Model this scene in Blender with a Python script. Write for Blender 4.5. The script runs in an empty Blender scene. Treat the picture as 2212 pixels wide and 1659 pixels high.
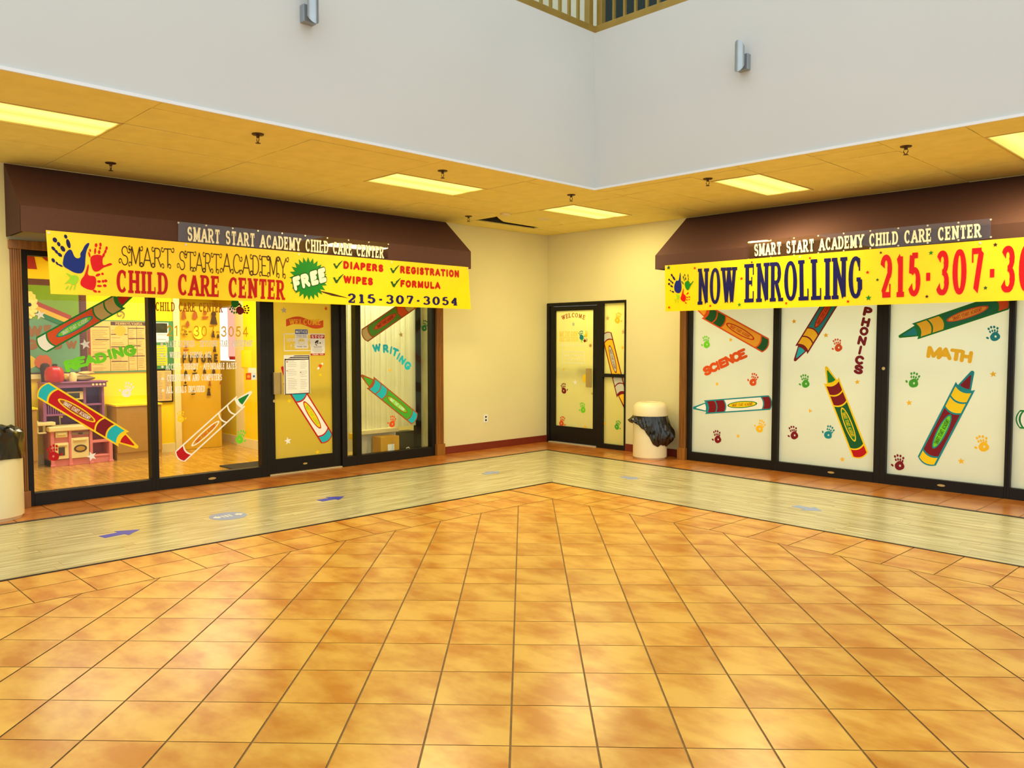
import bpy, math, random
from mathutils import Vector
from mathutils.geometry import delaunay_2d_cdt
random.seed(7)
C = bpy.context.scene.collection
scene = bpy.context.scene
R = math.radians

# ---------------------------------------------------------------- camera, light of the place, exposure
cam = bpy.data.objects.new('camera', bpy.data.cameras.new('camera'))
C.objects.link(cam)
cam.data.sensor_width = 36
cam.data.lens = 1743.14 / 2212 * 36
cam.data.clip_end = 200
cam.location = (8.8046, -9.4246, 1.6)
cam.rotation_euler = (R(90 - 3.0178), 0, R(45.552))
scene.camera = cam

w = bpy.data.worlds.new('daylight')
scene.world = w
w.use_nodes = True
bg = w.node_tree.nodes['Background']
bg.inputs[0].default_value = (0.87, 0.965, 1.0, 1)
bg.inputs[1].default_value = 1.36

def area_light(name, loc, size, power, color, rot=(0, 0, 0), size_y=None):
    d = bpy.data.lights.new(name, 'AREA')
    d.energy = power
    d.color = color
    d.size = size
    if size_y:
        d.shape = 'RECTANGLE'
        d.size_y = size_y
    o = bpy.data.objects.new(name, d)
    o.location = loc
    o.rotation_euler = rot
    C.objects.link(o)
    return o


vs = scene.view_settings
vs.view_transform = 'Standard'
vs.look = 'None'
vs.exposure = 0.0
vs.gamma = 1
vs.use_curve_mapping = False
scene.cycles.use_denoising = True
scene.cycles.max_bounces = 10
scene.cycles.transparent_max_bounces = 16
scene.cycles.sample_clamp_indirect = 6

# ---------------------------------------------------------------- materials
def lin(c):
    out = []
    for v in c[:3]:
        v = v / 255
        out.append(v / 12.92 if v <= 0.04045 else ((v + 0.055) / 1.055) ** 2.4)
    return (*out, 1)

_mats = {}
def mat(name, rgb, rough=.5, var=.06, scale=9, spec=.5, metal=0, coat=0, stretch=None, bump=0):
    """principled surface whose colour wanders a little with a noise texture"""
    if name in _mats:
        return _mats[name]
    m = bpy.data.materials.new(name)
    m.use_nodes = True
    nt = m.node_tree
    b = nt.nodes['Principled BSDF']
    b.inputs['Roughness'].default_value = rough
    b.inputs['Metallic'].default_value = metal
    b.inputs['Specular IOR Level'].default_value = spec
    b.inputs['Coat Weight'].default_value = coat
    b.inputs['Coat Roughness'].default_value = .08
    tc = nt.nodes.new('ShaderNodeTexCoord')
    mp = nt.nodes.new('ShaderNodeMapping')
    if stretch:
        mp.inputs['Scale'].default_value = stretch
    no = nt.nodes.new('ShaderNodeTexNoise')
    no.inputs['Scale'].default_value = scale
    no.inputs['Detail'].default_value = 3
    ra = nt.nodes.new('ShaderNodeValToRGB')
    l = lin(rgb)
    ra.color_ramp.elements[0].position = .3
    ra.color_ramp.elements[1].position = .7
    ra.color_ramp.elements[0].color = (*[x * (1 - var) for x in l[:3]], 1)
    ra.color_ramp.elements[1].color = (*[min(1, x * (1 + var)) for x in l[:3]], 1)
    k = nt.links.new
    k(tc.outputs['Object'], mp.inputs['Vector'])
    k(mp.outputs['Vector'], no.inputs['Vector'])
    k(no.outputs['Fac'], ra.inputs['Fac'])
    k(ra.outputs['Color'], b.inputs['Base Color'])
    if bump:
        bu = nt.nodes.new('ShaderNodeBump')
        bu.inputs['Strength'].default_value = bump
        bu.inputs['Distance'].default_value = .01
        k(no.outputs['Fac'], bu.inputs['Height'])
        k(bu.outputs['Normal'], b.inputs['Normal'])
    _mats[name] = m
    return m

def glass_mat(name, tint=(1, 1, 1), refl=1.0):
    m = bpy.data.materials.new(name)
    m.use_nodes = True
    nt = m.node_tree
    nt.nodes.remove(nt.nodes['Principled BSDF'])
    t = nt.nodes.new('ShaderNodeBsdfTransparent')
    t.inputs[0].default_value = (*tint, 1)
    g = nt.nodes.new('ShaderNodeBsdfGlossy')
    g.inputs['Roughness'].default_value = .02
    f = nt.nodes.new('ShaderNodeLayerWeight')
    f.inputs[0].default_value = .5
    pw = nt.nodes.new('ShaderNodeMath')
    pw.operation = 'POWER'
    pw.inputs[1].default_value = 4
    mu = nt.nodes.new('ShaderNodeMath')
    mu.operation = 'MULTIPLY_ADD'
    mu.inputs[1].default_value = .8 * refl
    mu.inputs[2].default_value = .03 * refl
    mx = nt.nodes.new('ShaderNodeMixShader')
    k = nt.links.new
    k(f.outputs['Facing'], pw.inputs[0])
    k(pw.outputs[0], mu.inputs[0])
    k(mu.outputs[0], mx.inputs[0])
    k(t.outputs[0], mx.inputs[1])
    k(g.outputs[0], mx.inputs[2])
    k(mx.outputs[0], nt.nodes['Material Output'].inputs[0])
    return m

def film_mat(name, rgb, clear, transl, coat=.35):
    """frosted window film: part diffuse, part translucent, part see-through, with glass gloss"""
    m = mat(name, rgb, .35, .03, 2.2, .5, 0, coat)
    nt = m.node_tree
    b = nt.nodes['Principled BSDF']
    tr = nt.nodes.new('ShaderNodeBsdfTranslucent')
    tr.inputs[0].default_value = lin(rgb)
    tp = nt.nodes.new('ShaderNodeBsdfTransparent')
    m1 = nt.nodes.new('ShaderNodeMixShader')
    m1.inputs[0].default_value = transl
    m2 = nt.nodes.new('ShaderNodeMixShader')
    m2.inputs[0].default_value = clear
    k = nt.links.new
    k(b.outputs[0], m1.inputs[1])
    k(tr.outputs[0], m1.inputs[2])
    k(m1.outputs[0], m2.inputs[1])
    k(tp.outputs[0], m2.inputs[2])
    k(m2.outputs[0], nt.nodes['Material Output'].inputs[0])
    return m

def emit_mat(name, rgb, strength, stripes=None):
    m = bpy.data.materials.new(name)
    m.use_nodes = True
    nt = m.node_tree
    nt.nodes.remove(nt.nodes['Principled BSDF'])
    e = nt.nodes.new('ShaderNodeEmission')
    e.inputs[0].default_value = lin(rgb)
    e.inputs[1].default_value = strength
    k = nt.links.new
    if stripes:                                    # the tubes show through the diffuser as brighter bands
        tc = nt.nodes.new('ShaderNodeTexCoord')
        sp = nt.nodes.new('ShaderNodeSeparateXYZ')
        mr = nt.nodes.new('ShaderNodeMath'); mr.operation = 'MULTIPLY'; mr.inputs[1].default_value = 2 * math.pi / .29
        co = nt.nodes.new('ShaderNodeMath'); co.operation = 'COSINE'
        ma = nt.nodes.new('ShaderNodeMath'); ma.operation = 'MULTIPLY_ADD'
        ma.inputs[1].default_value = -strength * .28; ma.inputs[2].default_value = strength
        k(tc.outputs['Object'], sp.inputs[0]); k(sp.outputs['X'], mr.inputs[0]); k(mr.outputs[0], co.inputs[0])
        k(co.outputs[0], ma.inputs[0]); k(ma.outputs[0], e.inputs[1])
    k(e.outputs[0], nt.nodes['Material Output'].inputs[0])
    return m

def fixed(name, rgb, rough=.45, **kw):
    kw.setdefault('spec', .28)
    return mat(name, rgb, rough, kw.pop('var', .03), **kw)

# ---------------------------------------------------------------- planes of the place: s runs to the viewer's right, z up, o towards the viewer
class Plane:
    def __init__(self, kind, c, wave=0):
        self.kind, self.c, self.wave = kind, c, wave
    def __call__(self, s, z, o=0):
        if self.wave:
            o = o + self.wave * (math.sin(s * 3.1 + z * 2) + .6 * math.sin(s * 7.3 - z * 5))
        if self.kind == 'L':
            return (self.c + o, s, z)
        if self.kind == 'R':
            return (s, self.c - o, z)
        if self.kind == 'Q':                       # faces -y like R, deeper in
            return (s, self.c - o, z)
        return (s, z, self.c + o)                  # floor: s = x, z = y
PLANE_L = Plane('L', -.05)
PLANE_R = Plane('R', -.085)
PLANE_D = Plane('R', .025)
PLANE_F = Plane('F', .004)

# ---------------------------------------------------------------- mesh builder
class MB:
    def __init__(self):
        self.v, self.f, self.m = [], [], []
        self.mats = []
    def mi(self, m):
        if m not in self.mats:
            self.mats.append(m)
        return self.mats.index(m)
    def face(self, pts, m):
        n = len(self.v)
        self.v += [tuple(p) for p in pts]
        self.f.append(list(range(n, n + len(pts))))
        self.m.append(self.mi(m))
    def poly(self, pl, pts, o, m):
        self.face([pl(s, z, o) for s, z in pts], m)
    def mesh2d(self, pl, pts, faces, o, m):
        n = len(self.v); i = self.mi(m)
        self.v += [pl(s, z, o) for s, z in pts]
        for f_ in faces:
            self.f.append([n + a for a in f_]); self.m.append(i)
    def blob(self, pl, pts, o, m, k=2):
        for _ in range(k):                          # round the traced corners
            pts = [q for i in range(len(pts)) for a, b in ((pts[i - 1], pts[i]),) for q in ((a[0] * .75 + b[0] * .25, a[1] * .75 + b[1] * .25), (a[0] * .25 + b[0] * .75, a[1] * .25 + b[1] * .75))]
        self.poly(pl, pts, o, m)
    def union(self, pl, polys, o, m):
        vs_, fs = union2d(polys)
        self.mesh2d(pl, vs_, fs, o, m)
    def slab(self, pl, pts, o0, o1, m):
        n = len(self.v); k = len(pts); i = self.mi(m)
        self.v += [pl(s, z, o0) for s, z in pts] + [pl(s, z, o1) for s, z in pts]
        self.f.append(list(range(n + k, n + 2 * k))); self.m.append(i)
        self.f.append(list(range(n + k - 1, n - 1, -1))); self.m.append(i)
        for a in range(k):
            b = (a + 1) % k
            self.f.append([n + a, n + b, n + k + b, n + k + a]); self.m.append(i)
    def box(self, x0, x1, y0, y1, z0, z1, m):
        i = self.mi(m); n = len(self.v)
        self.v += [(x, y, z) for z in (z0, z1) for y in (y0, y1) for x in (x0, x1)]
        for q in ((0, 2, 3, 1), (4, 5, 7, 6), (0, 1, 5, 4), (2, 6, 7, 3), (0, 4, 6, 2), (1, 3, 7, 5)):
            self.f.append([n + a for a in q]); self.m.append(i)
    def pbox(self, pl, s0, s1, z0, z1, o0, o1, m):
        self.slab(pl, [(s0, z0), (s1, z0), (s1, z1), (s0, z1)], o0, o1, m)
    def lathe(self, c, prof, m, n=32, sx=1, sy=1, fn=None):
        """prof: list of (radius, z) from bottom to top about the vertical axis through c"""
        i = self.mi(m); b = len(self.v)
        for j, (r, z) in enumerate(prof):
            for a in range(n):
                t = 2 * math.pi * a / n
                rr, zz = (r, z) if fn is None else fn(r, z, t, j)
                self.v.append((c[0] + rr * math.cos(t) * sx, c[1] + rr * math.sin(t) * sy, c[2] + zz))
        for j in range(len(prof) - 1):
            for a in range(n):
                e = (a + 1) % n
                self.f.append([b + j * n + a, b + j * n + e, b + (j + 1) * n + e, b + (j + 1) * n + a]); self.m.append(i)
        self.f.append([b + a for a in range(n - 1, -1, -1)]); self.m.append(i)
        t0 = b + (len(prof) - 1) * n
        self.f.append([t0 + a for a in range(n)]); self.m.append(i)
    def tube(self, pts, r, m, n=8):
        i = self.mi(m); b = len(self.v)
        pts = [Vector(p) for p in pts]
        for j, p in enumerate(pts):
            d = (pts[min(j + 1, len(pts) - 1)] - pts[max(j - 1, 0)]).normalized()
            u = d.cross(Vector((0, 0, 1)))
            u = u.normalized() if u.length > .01 else Vector((1, 0, 0))
            v = d.cross(u)
            for a in range(n):
                t = 2 * math.pi * a / n
                self.v.append(tuple(p + (u * math.cos(t) + v * math.sin(t)) * r))
        for j in range(len(pts) - 1):
            for a in range(n):
                e = (a + 1) % n
                self.f.append([b + j * n + a, b + j * n + e, b + (j + 1) * n + e, b + (j + 1) * n + a]); self.m.append(i)
        self.f.append([b + a for a in range(n)]); self.m.append(i)
        e = b + (len(pts) - 1) * n
        self.f.append([e + a for a in range(n)]); self.m.append(i)
    def build(self, name, parent=None, loc=None, bevel=0, smooth=False):
        me = bpy.data.meshes.new(name)
        o = bpy.data.objects.new(name, me)
        C.objects.link(o)
        if parent is not None:
            base = Vector(parent['_w'])
            o.parent = parent
        else:
            if loc is None:
                xs = list(zip(*self.v))
                loc = ((min(xs[0]) + max(xs[0])) / 2, (min(xs[1]) + max(xs[1])) / 2, min(xs[2]))
            base = Vector(loc)
            o.location = base
        o['_w'] = tuple(base)
        me.from_pydata([tuple(Vector(q) - base) for q in self.v], [], self.f)
        for m in self.mats:
            me.materials.append(m)
        me.polygons.foreach_set('material_index', self.m)
        if smooth:
            me.polygons.foreach_set('use_smooth', [True] * len(self.f))
        me.update()
        if bevel:
            b = o.modifiers.new('bevel', 'BEVEL')
            b.width = bevel
            b.segments = 2
            b.limit_method = 'ANGLE'
        if smooth:
            me.set_sharp_from_angle(angle=R(40))
        return o

def tag(o, label=None, cat=None, group=None, kind=None):
    if label: o['label'] = label
    if cat: o['category'] = cat
    if group: o['group'] = group
    if kind: o['kind'] = kind
    return o

def thing(name, loc, label, cat, group=None, kind=None):
    o = bpy.data.objects.new(name, None)
    o.empty_display_size = .1
    C.objects.link(o)
    o.location = loc
    o['_w'] = tuple(loc)
    return tag(o, label, cat, group, kind)

def struct(name, mb, label=None, parent=None, **kw):
    o = mb.build(name, parent, **kw)
    if parent is None:
        o['kind'] = 'structure'
        if label: o['label'] = label
    return o

# ---------------------------------------------------------------- lettering: stroke skeletons on a cap height of 1
G = {
 'A': (.8, 'L 0 0 .4 1|L .4 1 .8 0|L .15 .32 .65 .32', 'h 0 0|h .8 0'),
 'B': (.66, 'L .05 0 .05 1|L .05 1 .33 1;A .33 .76 .25 .24 90 -90;L .33 .52 .05 .52|L .33 .52 .36 .52;A .36 .26 .28 .26 90 -90;L .36 0 .05 0', 'k .05 0|k .05 1'),
 'C': (.72, 'A .39 .5 .36 .5 42 318', 'n .66 .8'),
 'D': (.72, 'L .05 0 .05 1|L .05 1 .3 1;A .3 .5 .38 .5 90 -90;L .3 0 .05 0', 'k .05 0|k .05 1'),
 'E': (.6, 'L .05 0 .05 1|L .05 1 .58 1|L .05 .52 .44 .52|L .05 0 .58 0', 'k .05 0|k .05 1|d .58 1|u .58 0|c .44 .52'),
 'F': (.58, 'L .05 0 .05 1|L .05 1 .58 1|L .05 .5 .44 .5', 'h .05 0|k .05 1|d .58 1|c .44 .5'),
 'G': (.76, 'A .39 .5 .36 .5 42 325;L .7 .2 .7 .44|L .46 .44 .76 .44', 'n .66 .8'),
 'H': (.76, 'L .07 0 .07 1|L .69 0 .69 1|L .07 .52 .69 .52', 'h .07 0|h .07 1|h .69 0|h .69 1'),
 'I': (.2, 'L .1 0 .1 1', 'h .1 0|h .1 1'),
 'K': (.74, 'L .07 0 .07 1|L .07 .4 .66 1|L .26 .58 .7 0', 'h .07 0|h .07 1|h .66 1|h .7 0'),
 'L': (.58, 'L .06 0 .06 1|L .06 0 .56 0', 'h .06 1|k .06 0|u .56 0'),
 'M': (.92, 'L .07 0 .07 1|L .09 1 .46 .1|L .46 .1 .83 1|L .85 0 .85 1', 'h .07 0|k .07 1|r .85 1|h .85 0'),
 'N': (.78, 'L .07 0 .07 1|L .08 1 .71 0|L .71 0 .71 1', 'h .07 0|k .07 1|h .71 1'),
 'O': (.8, 'A .4 .5 .37 .5 0 360', ''),
 'P': (.64, 'L .05 0 .05 1|L .05 1 .33 1;A .33 .74 .27 .26 90 -90;L .33 .48 .05 .48', 'h .05 0|k .05 1'),
 'R': (.72, 'L .05 0 .05 1|L .05 1 .33 1;A .33 .74 .27 .26 90 -90;L .33 .48 .05 .48|L .34 .48 .66 0', 'h .05 0|k .05 1|r .66 0'),
 'S': (.62, 'A .31 .755 .26 .245 25 270;A .31 .255 .28 .255 90 -155', 'n .54 .82|m .05 .17'),
 'T': (.68, 'L .34 0 .34 1|L 0 1 .68 1', 'h .34 0|d 0 1|d .68 1'),
 'U': (.76, 'L .07 1 .07 .33;A .38 .33 .31 .33 180 360;L .69 .33 .69 1', 'h .07 1|h .69 1'),
 'V': (.78, 'L 0 1 .39 0|L .39 0 .78 1', 'h 0 1|h .78 1'),
 'W': (1.08, 'L 0 1 .28 0|L .28 0 .54 .95|L .54 .95 .8 0|L .8 0 1.08 1', 'h 0 1|h 1.08 1|h .54 1'),
 'X': (.74, 'L 0 1 .74 0|L 0 0 .74 1', 'h 0 0|h 0 1|h .74 0|h .74 1'),
 'Y': (.76, 'L 0 1 .38 .46|L .76 1 .38 .46|L .38 0 .38 .46', 'h 0 1|h .76 1|h .38 0'),
 '0': (.66, 'A .33 .5 .29 .5 0 360', ''),
 '1': (.42, 'L .23 0 .23 1|L .02 .84 .23 1', 'h .23 0'),
 '2': (.62, 'A .31 .71 .26 .29 170 -35;L .52 .54 .04 .02|L .02 0 .58 0', 'u .58 0'),
 '3': (.62, 'A .3 .755 .25 .245 160 -90|A .3 .255 .29 .265 90 -160', ''),
 '4': (.66, 'L .46 0 .46 1|L .46 1 .02 .28|L .02 .28 .66 .28', 'h .46 0'),
 '5': (.62, 'L .54 1 .14 1|L .14 1 .09 .52|A .29 .31 .28 .31 128 -160', ''),
 '6': (.64, 'A .32 .3 .27 .3 0 360|A .62 .3 .57 .72 180 108', ''),
 '7': (.6, 'L .02 1 .58 1|L .58 1 .22 0', 'd .02 1'),
 '8': (.62, 'A .31 .76 .24 .24 0 360|A .31 .27 .28 .27 0 360', ''),
 '-': (.32, 'L .02 .39 .30 .39|L .02 .45 .30 .45', ''),
 '.': (.2, 'L .1 0 .1 .06', ''),
 ':': (.2, 'L .1 .08 .1 .14|L .1 .56 .1 .62', ''),
 "'": (.2, 'L .1 .8 .1 1', ''),
 ' ': (.42, '', ''),
}

def stroke_points(txt):
    pts = []
    for seg in txt.split(';'):
        t = seg.split()
        n = [float(x) for x in t[1:]]
        if t[0] == 'L':
            q = [(n[i], n[i + 1]) for i in range(0, len(n), 2)]
        else:
            k = max(4, int(abs(n[5] - n[4]) / 15))
            q = [(n[0] + n[2] * math.cos(R(n[4] + (n[5] - n[4]) * i / k)), n[1] + n[3] * math.sin(R(n[4] + (n[5] - n[4]) * i / k))) for i in range(k + 1)]
        for p in q:
            if not pts or (abs(p[0] - pts[-1][0]) + abs(p[1] - pts[-1][1])) > 1e-4:
                pts.append(p)
    return pts

def union2d(polys):
    """merge overlapping strokes of a letter into one flat piece"""
    vs_, fs = [], []
    tri = [(q[0], q[i], q[i + 1]) for q in polys if len(q) < 6 for i in range(1, len(q) - 1)] + [q for q in polys if len(q) > 5]
    for q in tri:
        a = sum(q[i - 1][0] * q[i][1] - q[i][0] * q[i - 1][1] for i in range(len(q)))
        if abs(a) < 1e-9:
            continue
        q = q if a > 0 else q[::-1]
        fs.append(list(range(len(vs_), len(vs_) + len(q))))
        vs_ += [Vector(p) for p in q]
    if not fs:
        return []
    r = delaunay_2d_cdt(vs_, [], fs, 0, 1e-6)
    return r[0], [f_ for f_, src in zip(r[2], r[5]) if len(src)]

def glyph_polys(ch, style, wv, wh):
    """polygons of one letter; style: slab, round or curl"""
    w_, st, sf = G.get(ch, G[' '])
    out = []
    ty = lambda y: wh / 2 + y * (1 - wh)
    for s in st.split('|'):
        if not s:
            continue
        p = [(x + wv / 2, ty(y)) for x, y in stroke_points(s)]
        closed = math.hypot(p[0][0] - p[-1][0], p[0][1] - p[-1][1]) < 1e-3 and len(p) > 4
        if closed:
            p = p[:-1]
        n = len(p); left = []; right = []
        for i in range(n):
            a = p[(i - 1) % n] if closed or i else p[0]
            b = p[(i + 1) % n] if closed or i < n - 1 else p[-1]
            dx, dy = b[0] - a[0], b[1] - a[1]
            d = math.hypot(dx, dy) or 1
            dx, dy = dx / d, dy / d
            t = (wv * dy * dy + wh * dx * dx) / 2
            left.append((p[i][0] - dy * t, p[i][1] + dx * t))
            right.append((p[i][0] + dy * t, p[i][1] - dx * t))
        rng = range(n) if closed else range(n - 1)
        for i in rng:
            j = (i + 1) % n
            out.append([right[i], right[j], left[j], left[i]])
        if style != 'slab' and not closed:
            for q in (p[0], p[-1]) if 'A' in s else p:
                out.append([(q[0] + wv / 2 * math.cos(R(30 * k)), q[1] + wh / 2 * math.sin(R(30 * k))) for k in range(12)])
    if style == 'slab':
        out = [[(x, min(1, max(0, y))) for x, y in q] for q in out]
    for i, s in enumerate(sf.split('|')):
        if not s:
            continue
        k, x, y = s.split()
        x = float(x) + wv / 2; y = float(y)
        if style == 'slab':
            e = .1; sh = max(.09, wh * .9); nb = .2
            y0, y1 = (0, sh) if y < .5 else (1 - sh, 1)
            if k in 'hkr':
                l = x - wv / 2 - (e if k in 'hk' else 0); r_ = x + wv / 2 + (e if k in 'hr' else 0)
                out.append([(l, y0), (r_, y0), (r_, y1), (l, y1)])
            elif k in 'du':
                a, b = (1 - nb - sh, 1) if k == 'd' else (0, nb + sh)
                out.append([(x - .05, a), (x + .05, a), (x + .05, b), (x - .05, b)])
            elif k == 'c':
                out.append([(x - .045, y - .1), (x + .045, y - .1), (x + .045, y + .14), (x - .045, y + .14)])
            elif k in 'nm':
                a, b = (ty(y) - .12, ty(y) + .18) if k == 'n' else (ty(y) - .16, ty(y) + .12)
                out.append([(x - .05, a), (x + .05, a), (x + .05, b), (x - .05, b)])
        elif style == 'curl' and k in 'hkrdnm':
            sgn = -1 if x < w_ / 2 else 1
            up = 1 if y > .5 else -1
            c = [(x + sgn * (.19 - (.19 - .0145 * q) * math.cos(q * .55)), ty(y) - up * (.0 if k in 'nm' else .02) - up * (.19 - .0145 * q) * math.sin(q * .55)) for q in range(12)]
            for a, b in zip(c, c[1:]):
                dx, dy = b[0] - a[0], b[1] - a[1]
                d = math.hypot(dx, dy) or 1
                h = wh * .5
                out.append([(a[0] + dy / d * h, a[1] - dx / d * h), (b[0] + dy / d * h, b[1] - dx / d * h), (b[0] - dy / d * h, b[1] + dx / d * h), (a[0] - dy / d * h, a[1] + dx / d * h)])
    return w_ + wv, union2d(out)

def text(mb, pl, string, quad, o, m, style='slab', wv=.2, wh=.12, gap=.16, warp=None, grow=0, only=None):
    """quad = BL, BR, TR, TL on the plane"""
    adv = []; x = 0
    for ch in string:
        w_, polys = glyph_polys(ch.upper(), style, wv + grow, wh + grow)
        adv.append((x, polys)); x += w_ - grow + gap
    W = x - gap
    bl, br, tr, tl = quad
    def f(u, v):
        if warp:
            u, v = warp(u, v)
        a = (1 - u) * (1 - v); b = u * (1 - v); c = u * v; d = (1 - u) * v
        return (a * bl[0] + b * br[0] + c * tr[0] + d * tl[0], a * bl[1] + b * br[1] + c * tr[1] + d * tl[1])
    for k, (x0, polys) in enumerate(adv):
        if polys and (only is None or only[0] <= k < only[1]):
            mb.mesh2d(pl, [f((x0 + q[0] - grow / 2) / W, q[1] * (1 + grow) - grow / 2) for q in polys[0]], polys[1], o, m)

def letter_at(mb, pl, ch, c, h, wd, rot, o, m, style='round', wv=.26, wh=.26, grow=0):
    w_, polys = glyph_polys(ch, style, wv + grow, wh + grow)
    cs, sn = math.cos(R(rot)), math.sin(R(rot))
    q2 = []
    for x, y in polys[0]:
        x = (x / w_ - .5) * wd * (1 + grow); y = (y - .5) * h * (1 + grow)
        q2.append((c[0] + x * cs - y * sn, c[1] + x * sn + y * cs))
    mb.mesh2d(pl, q2, polys[1], o, m)

def ellipse(c, rx, ry, rot=0, n=20):
    cs, sn = math.cos(R(rot)), math.sin(R(rot))
    return [(c[0] + rx * math.cos(t) * cs - ry * math.sin(t) * sn, c[1] + rx * math.cos(t) * sn + ry * math.sin(t) * cs) for t in [2 * math.pi * i / n for i in range(n)]]

def star_pts(c, r, rot=0, n=5, inner=.42):
    return [(c[0] + (r if i % 2 == 0 else r * inner) * math.cos(R(90 + rot + 180 / n * i)), c[1] + (r if i % 2 == 0 else r * inner) * math.sin(R(90 + rot + 180 / n * i))) for i in range(2 * n)]

# ================================================================ THE SETTING
H = 3.27                                            # suspended ceiling under the gallery
UX, UY, UT = 3.01, -2.47, 4.98                      # faces and top of the white gallery walls
FAR = 16

def island_mat(name, ca, cb, rough, stretch, scale, spread, coat=0, bump=0, spec=.5):
    """tiles or planks: mottled between two colours, every piece shifted a little"""
    m = bpy.data.materials.new(name)
    m.use_nodes = True
    nt = m.node_tree
    b = nt.nodes['Principled BSDF']
    b.inputs['Roughness'].default_value = rough
    b.inputs['Coat Weight'].default_value = coat
    b.inputs['Coat Roughness'].default_value = .2
    b.inputs['Specular IOR Level'].default_value = spec
    N = nt.nodes.new
    tc = N('ShaderNodeTexCoord'); ge = N('ShaderNodeNewGeometry'); mp = N('ShaderNodeMapping')
    mp.inputs['Scale'].default_value = stretch
    ad = N('ShaderNodeVectorMath'); ad.operation = 'ADD'
    sc_ = N('ShaderNodeVectorMath'); sc_.operation = 'SCALE'; sc_.inputs['Scale'].default_value = 37
    cmb = N('ShaderNodeCombineXYZ')
    no = N('ShaderNodeTexNoise'); no.inputs['Scale'].default_value = scale; no.inputs['Detail'].default_value = 4; no.inputs['Roughness'].default_value = .55
    ra = N('ShaderNodeValToRGB')
    ra.color_ramp.elements[0].position = .36; ra.color_ramp.elements[1].position = .62
    ra.color_ramp.elements[0].color = lin(ca); ra.color_ramp.elements[1].color = lin(cb)
    hs = N('ShaderNodeHueSaturation')
    ma = N('ShaderNodeMath'); ma.operation = 'MULTIPLY_ADD'; ma.inputs[1].default_value = spread; ma.inputs[2].default_value = 1 - spread / 2
    k = nt.links.new
    k(ge.outputs['Random Per Island'], cmb.inputs[0]); k(ge.outputs['Random Per Island'], cmb.inputs[1])
    k(cmb.outputs[0], sc_.inputs[0]); k(tc.outputs['Object'], mp.inputs[0])
    k(mp.outputs[0], ad.inputs[0]); k(sc_.outputs[0], ad.inputs[1]); k(ad.outputs[0], no.inputs['Vector'])
    k(no.outputs['Fac'], ra.inputs[0]); k(ra.outputs[0], hs.inputs['Color'])
    k(ge.outputs['Random Per Island'], ma.inputs[0]); k(ma.outputs[0], hs.inputs['Value'])
    k(hs.outputs[0], b.inputs['Base Color'])
    if bump:
        bu = N('ShaderNodeBump'); bu.inputs['Strength'].default_value = bump; bu.inputs['Distance'].default_value = .004
        k(no.outputs['Fac'], bu.inputs['Height']); k(bu.outputs[0], b.inputs['Normal'])
    return m

M_tile = island_mat('terracotta tile', (196, 116, 6), (228, 170, 66), .34, (1, 1.6, 1), 2.8, .10, coat=.34, bump=.1)
M_tile2 = island_mat('border terracotta tile', (176, 96, 20), (204, 130, 52), .3, (1, 1, 1), 3, .1, coat=.5)
M_plank_l = island_mat('pale oak plank', (170, 156, 108), (210, 202, 158), .3, (9, .7, 1), 2.6, .1, coat=.3)
M_plank_r = island_mat('pale oak plank along', (170, 156, 108), (210, 202, 158), .3, (.7, 9, 1), 2.6, .1, coat=.3)
M_lam = island_mat('honey laminate', (180, 128, 40), (214, 164, 62), .22, (.8, 7, 1), 2.5, .14, coat=.4)
M_grout = mat('tan grout', (150, 110, 54), .8, .15, 30)
M_dark = mat('dark vinyl edging', (48, 34, 22), .45, .1)
M_wall = mat('cream wall paint', (224, 216, 164), .62, .02, 1.5, .3)
M_white = mat('white gallery paint', (210, 211, 206), .7, .015, .8, .3)
M_white2 = mat('white trim paint', (236, 238, 238), .5, .02)
M_base = mat('red brown vinyl baseboard', (120, 42, 24), .4, .08)
M_wood = mat('stained oak casing', (146, 92, 26), .42, .28, 3.5, .5, 0, .2, (14, 14, .7))
M_black = mat('dark bronze aluminium', (18, 14, 10), .45, .15, 12, .28)
M_ceil = mat('mineral fibre ceiling tile', (242, 224, 136), .9, .04, 6, .2)
M_plen = mat('dark plenum', (30, 26, 20), .9, .1)

def clip(poly, test):
    out = []
    for i in range(len(poly)):
        a, b = poly[i - 1], poly[i]
        da, db = test(a), test(b)
        if (da >= 0) != (db >= 0):
            t = da / (da - db)
            out.append((a[0] + (b[0] - a[0]) * t, a[1] + (b[1] - a[1]) * t))
        if db >= 0:
            out.append(b)
    return out

yo = lambda x: -.765 - .045 * x                     # outer and inner edge of the right-hand walkway
yi = lambda x: -2.65 - .03 * x
fl = MB()
top = lambda s, z, o=0: (s, z, o)
fl.face([(-.0, .0, -.004), (-.0, -FAR, -.004), (FAR, -FAR, -.004), (FAR, 0, -.004)], M_grout)
e1, e2, o0 = (.2475, .2397), (-.251, .2535), (6.573, -7.0)
g = .009
for i in range(-34, 36):
    for j in range(-34, 36):
        cx, cy = o0[0] + e1[0] * i + e2[0] * j, o0[1] + e1[1] * i + e2[1] * j
        if not (2.9 < cx < FAR + .3 and -FAR < cy < -3.0):
            continue
        a, b = .5 - g / .7, .5 - g * .5 / .7
        q = [(cx + e1[0] * u * a * 2 * .5 * 2 / 2 + e2[0] * v * b, cy + e1[1] * u * a + e2[1] * v * b) for u, v in ((-1, -1), (1, -1), (1, 1), (-1, 1))]
        q = clip(q, lambda p: p[0] - 3.285)
        if len(q) > 2: q = clip(q, lambda p: yi(p[0]) - .674 - p[1])
        if len(q) > 2: fl.face([(x, y, 0) for x, y in q], M_tile)
gg = .0035
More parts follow.
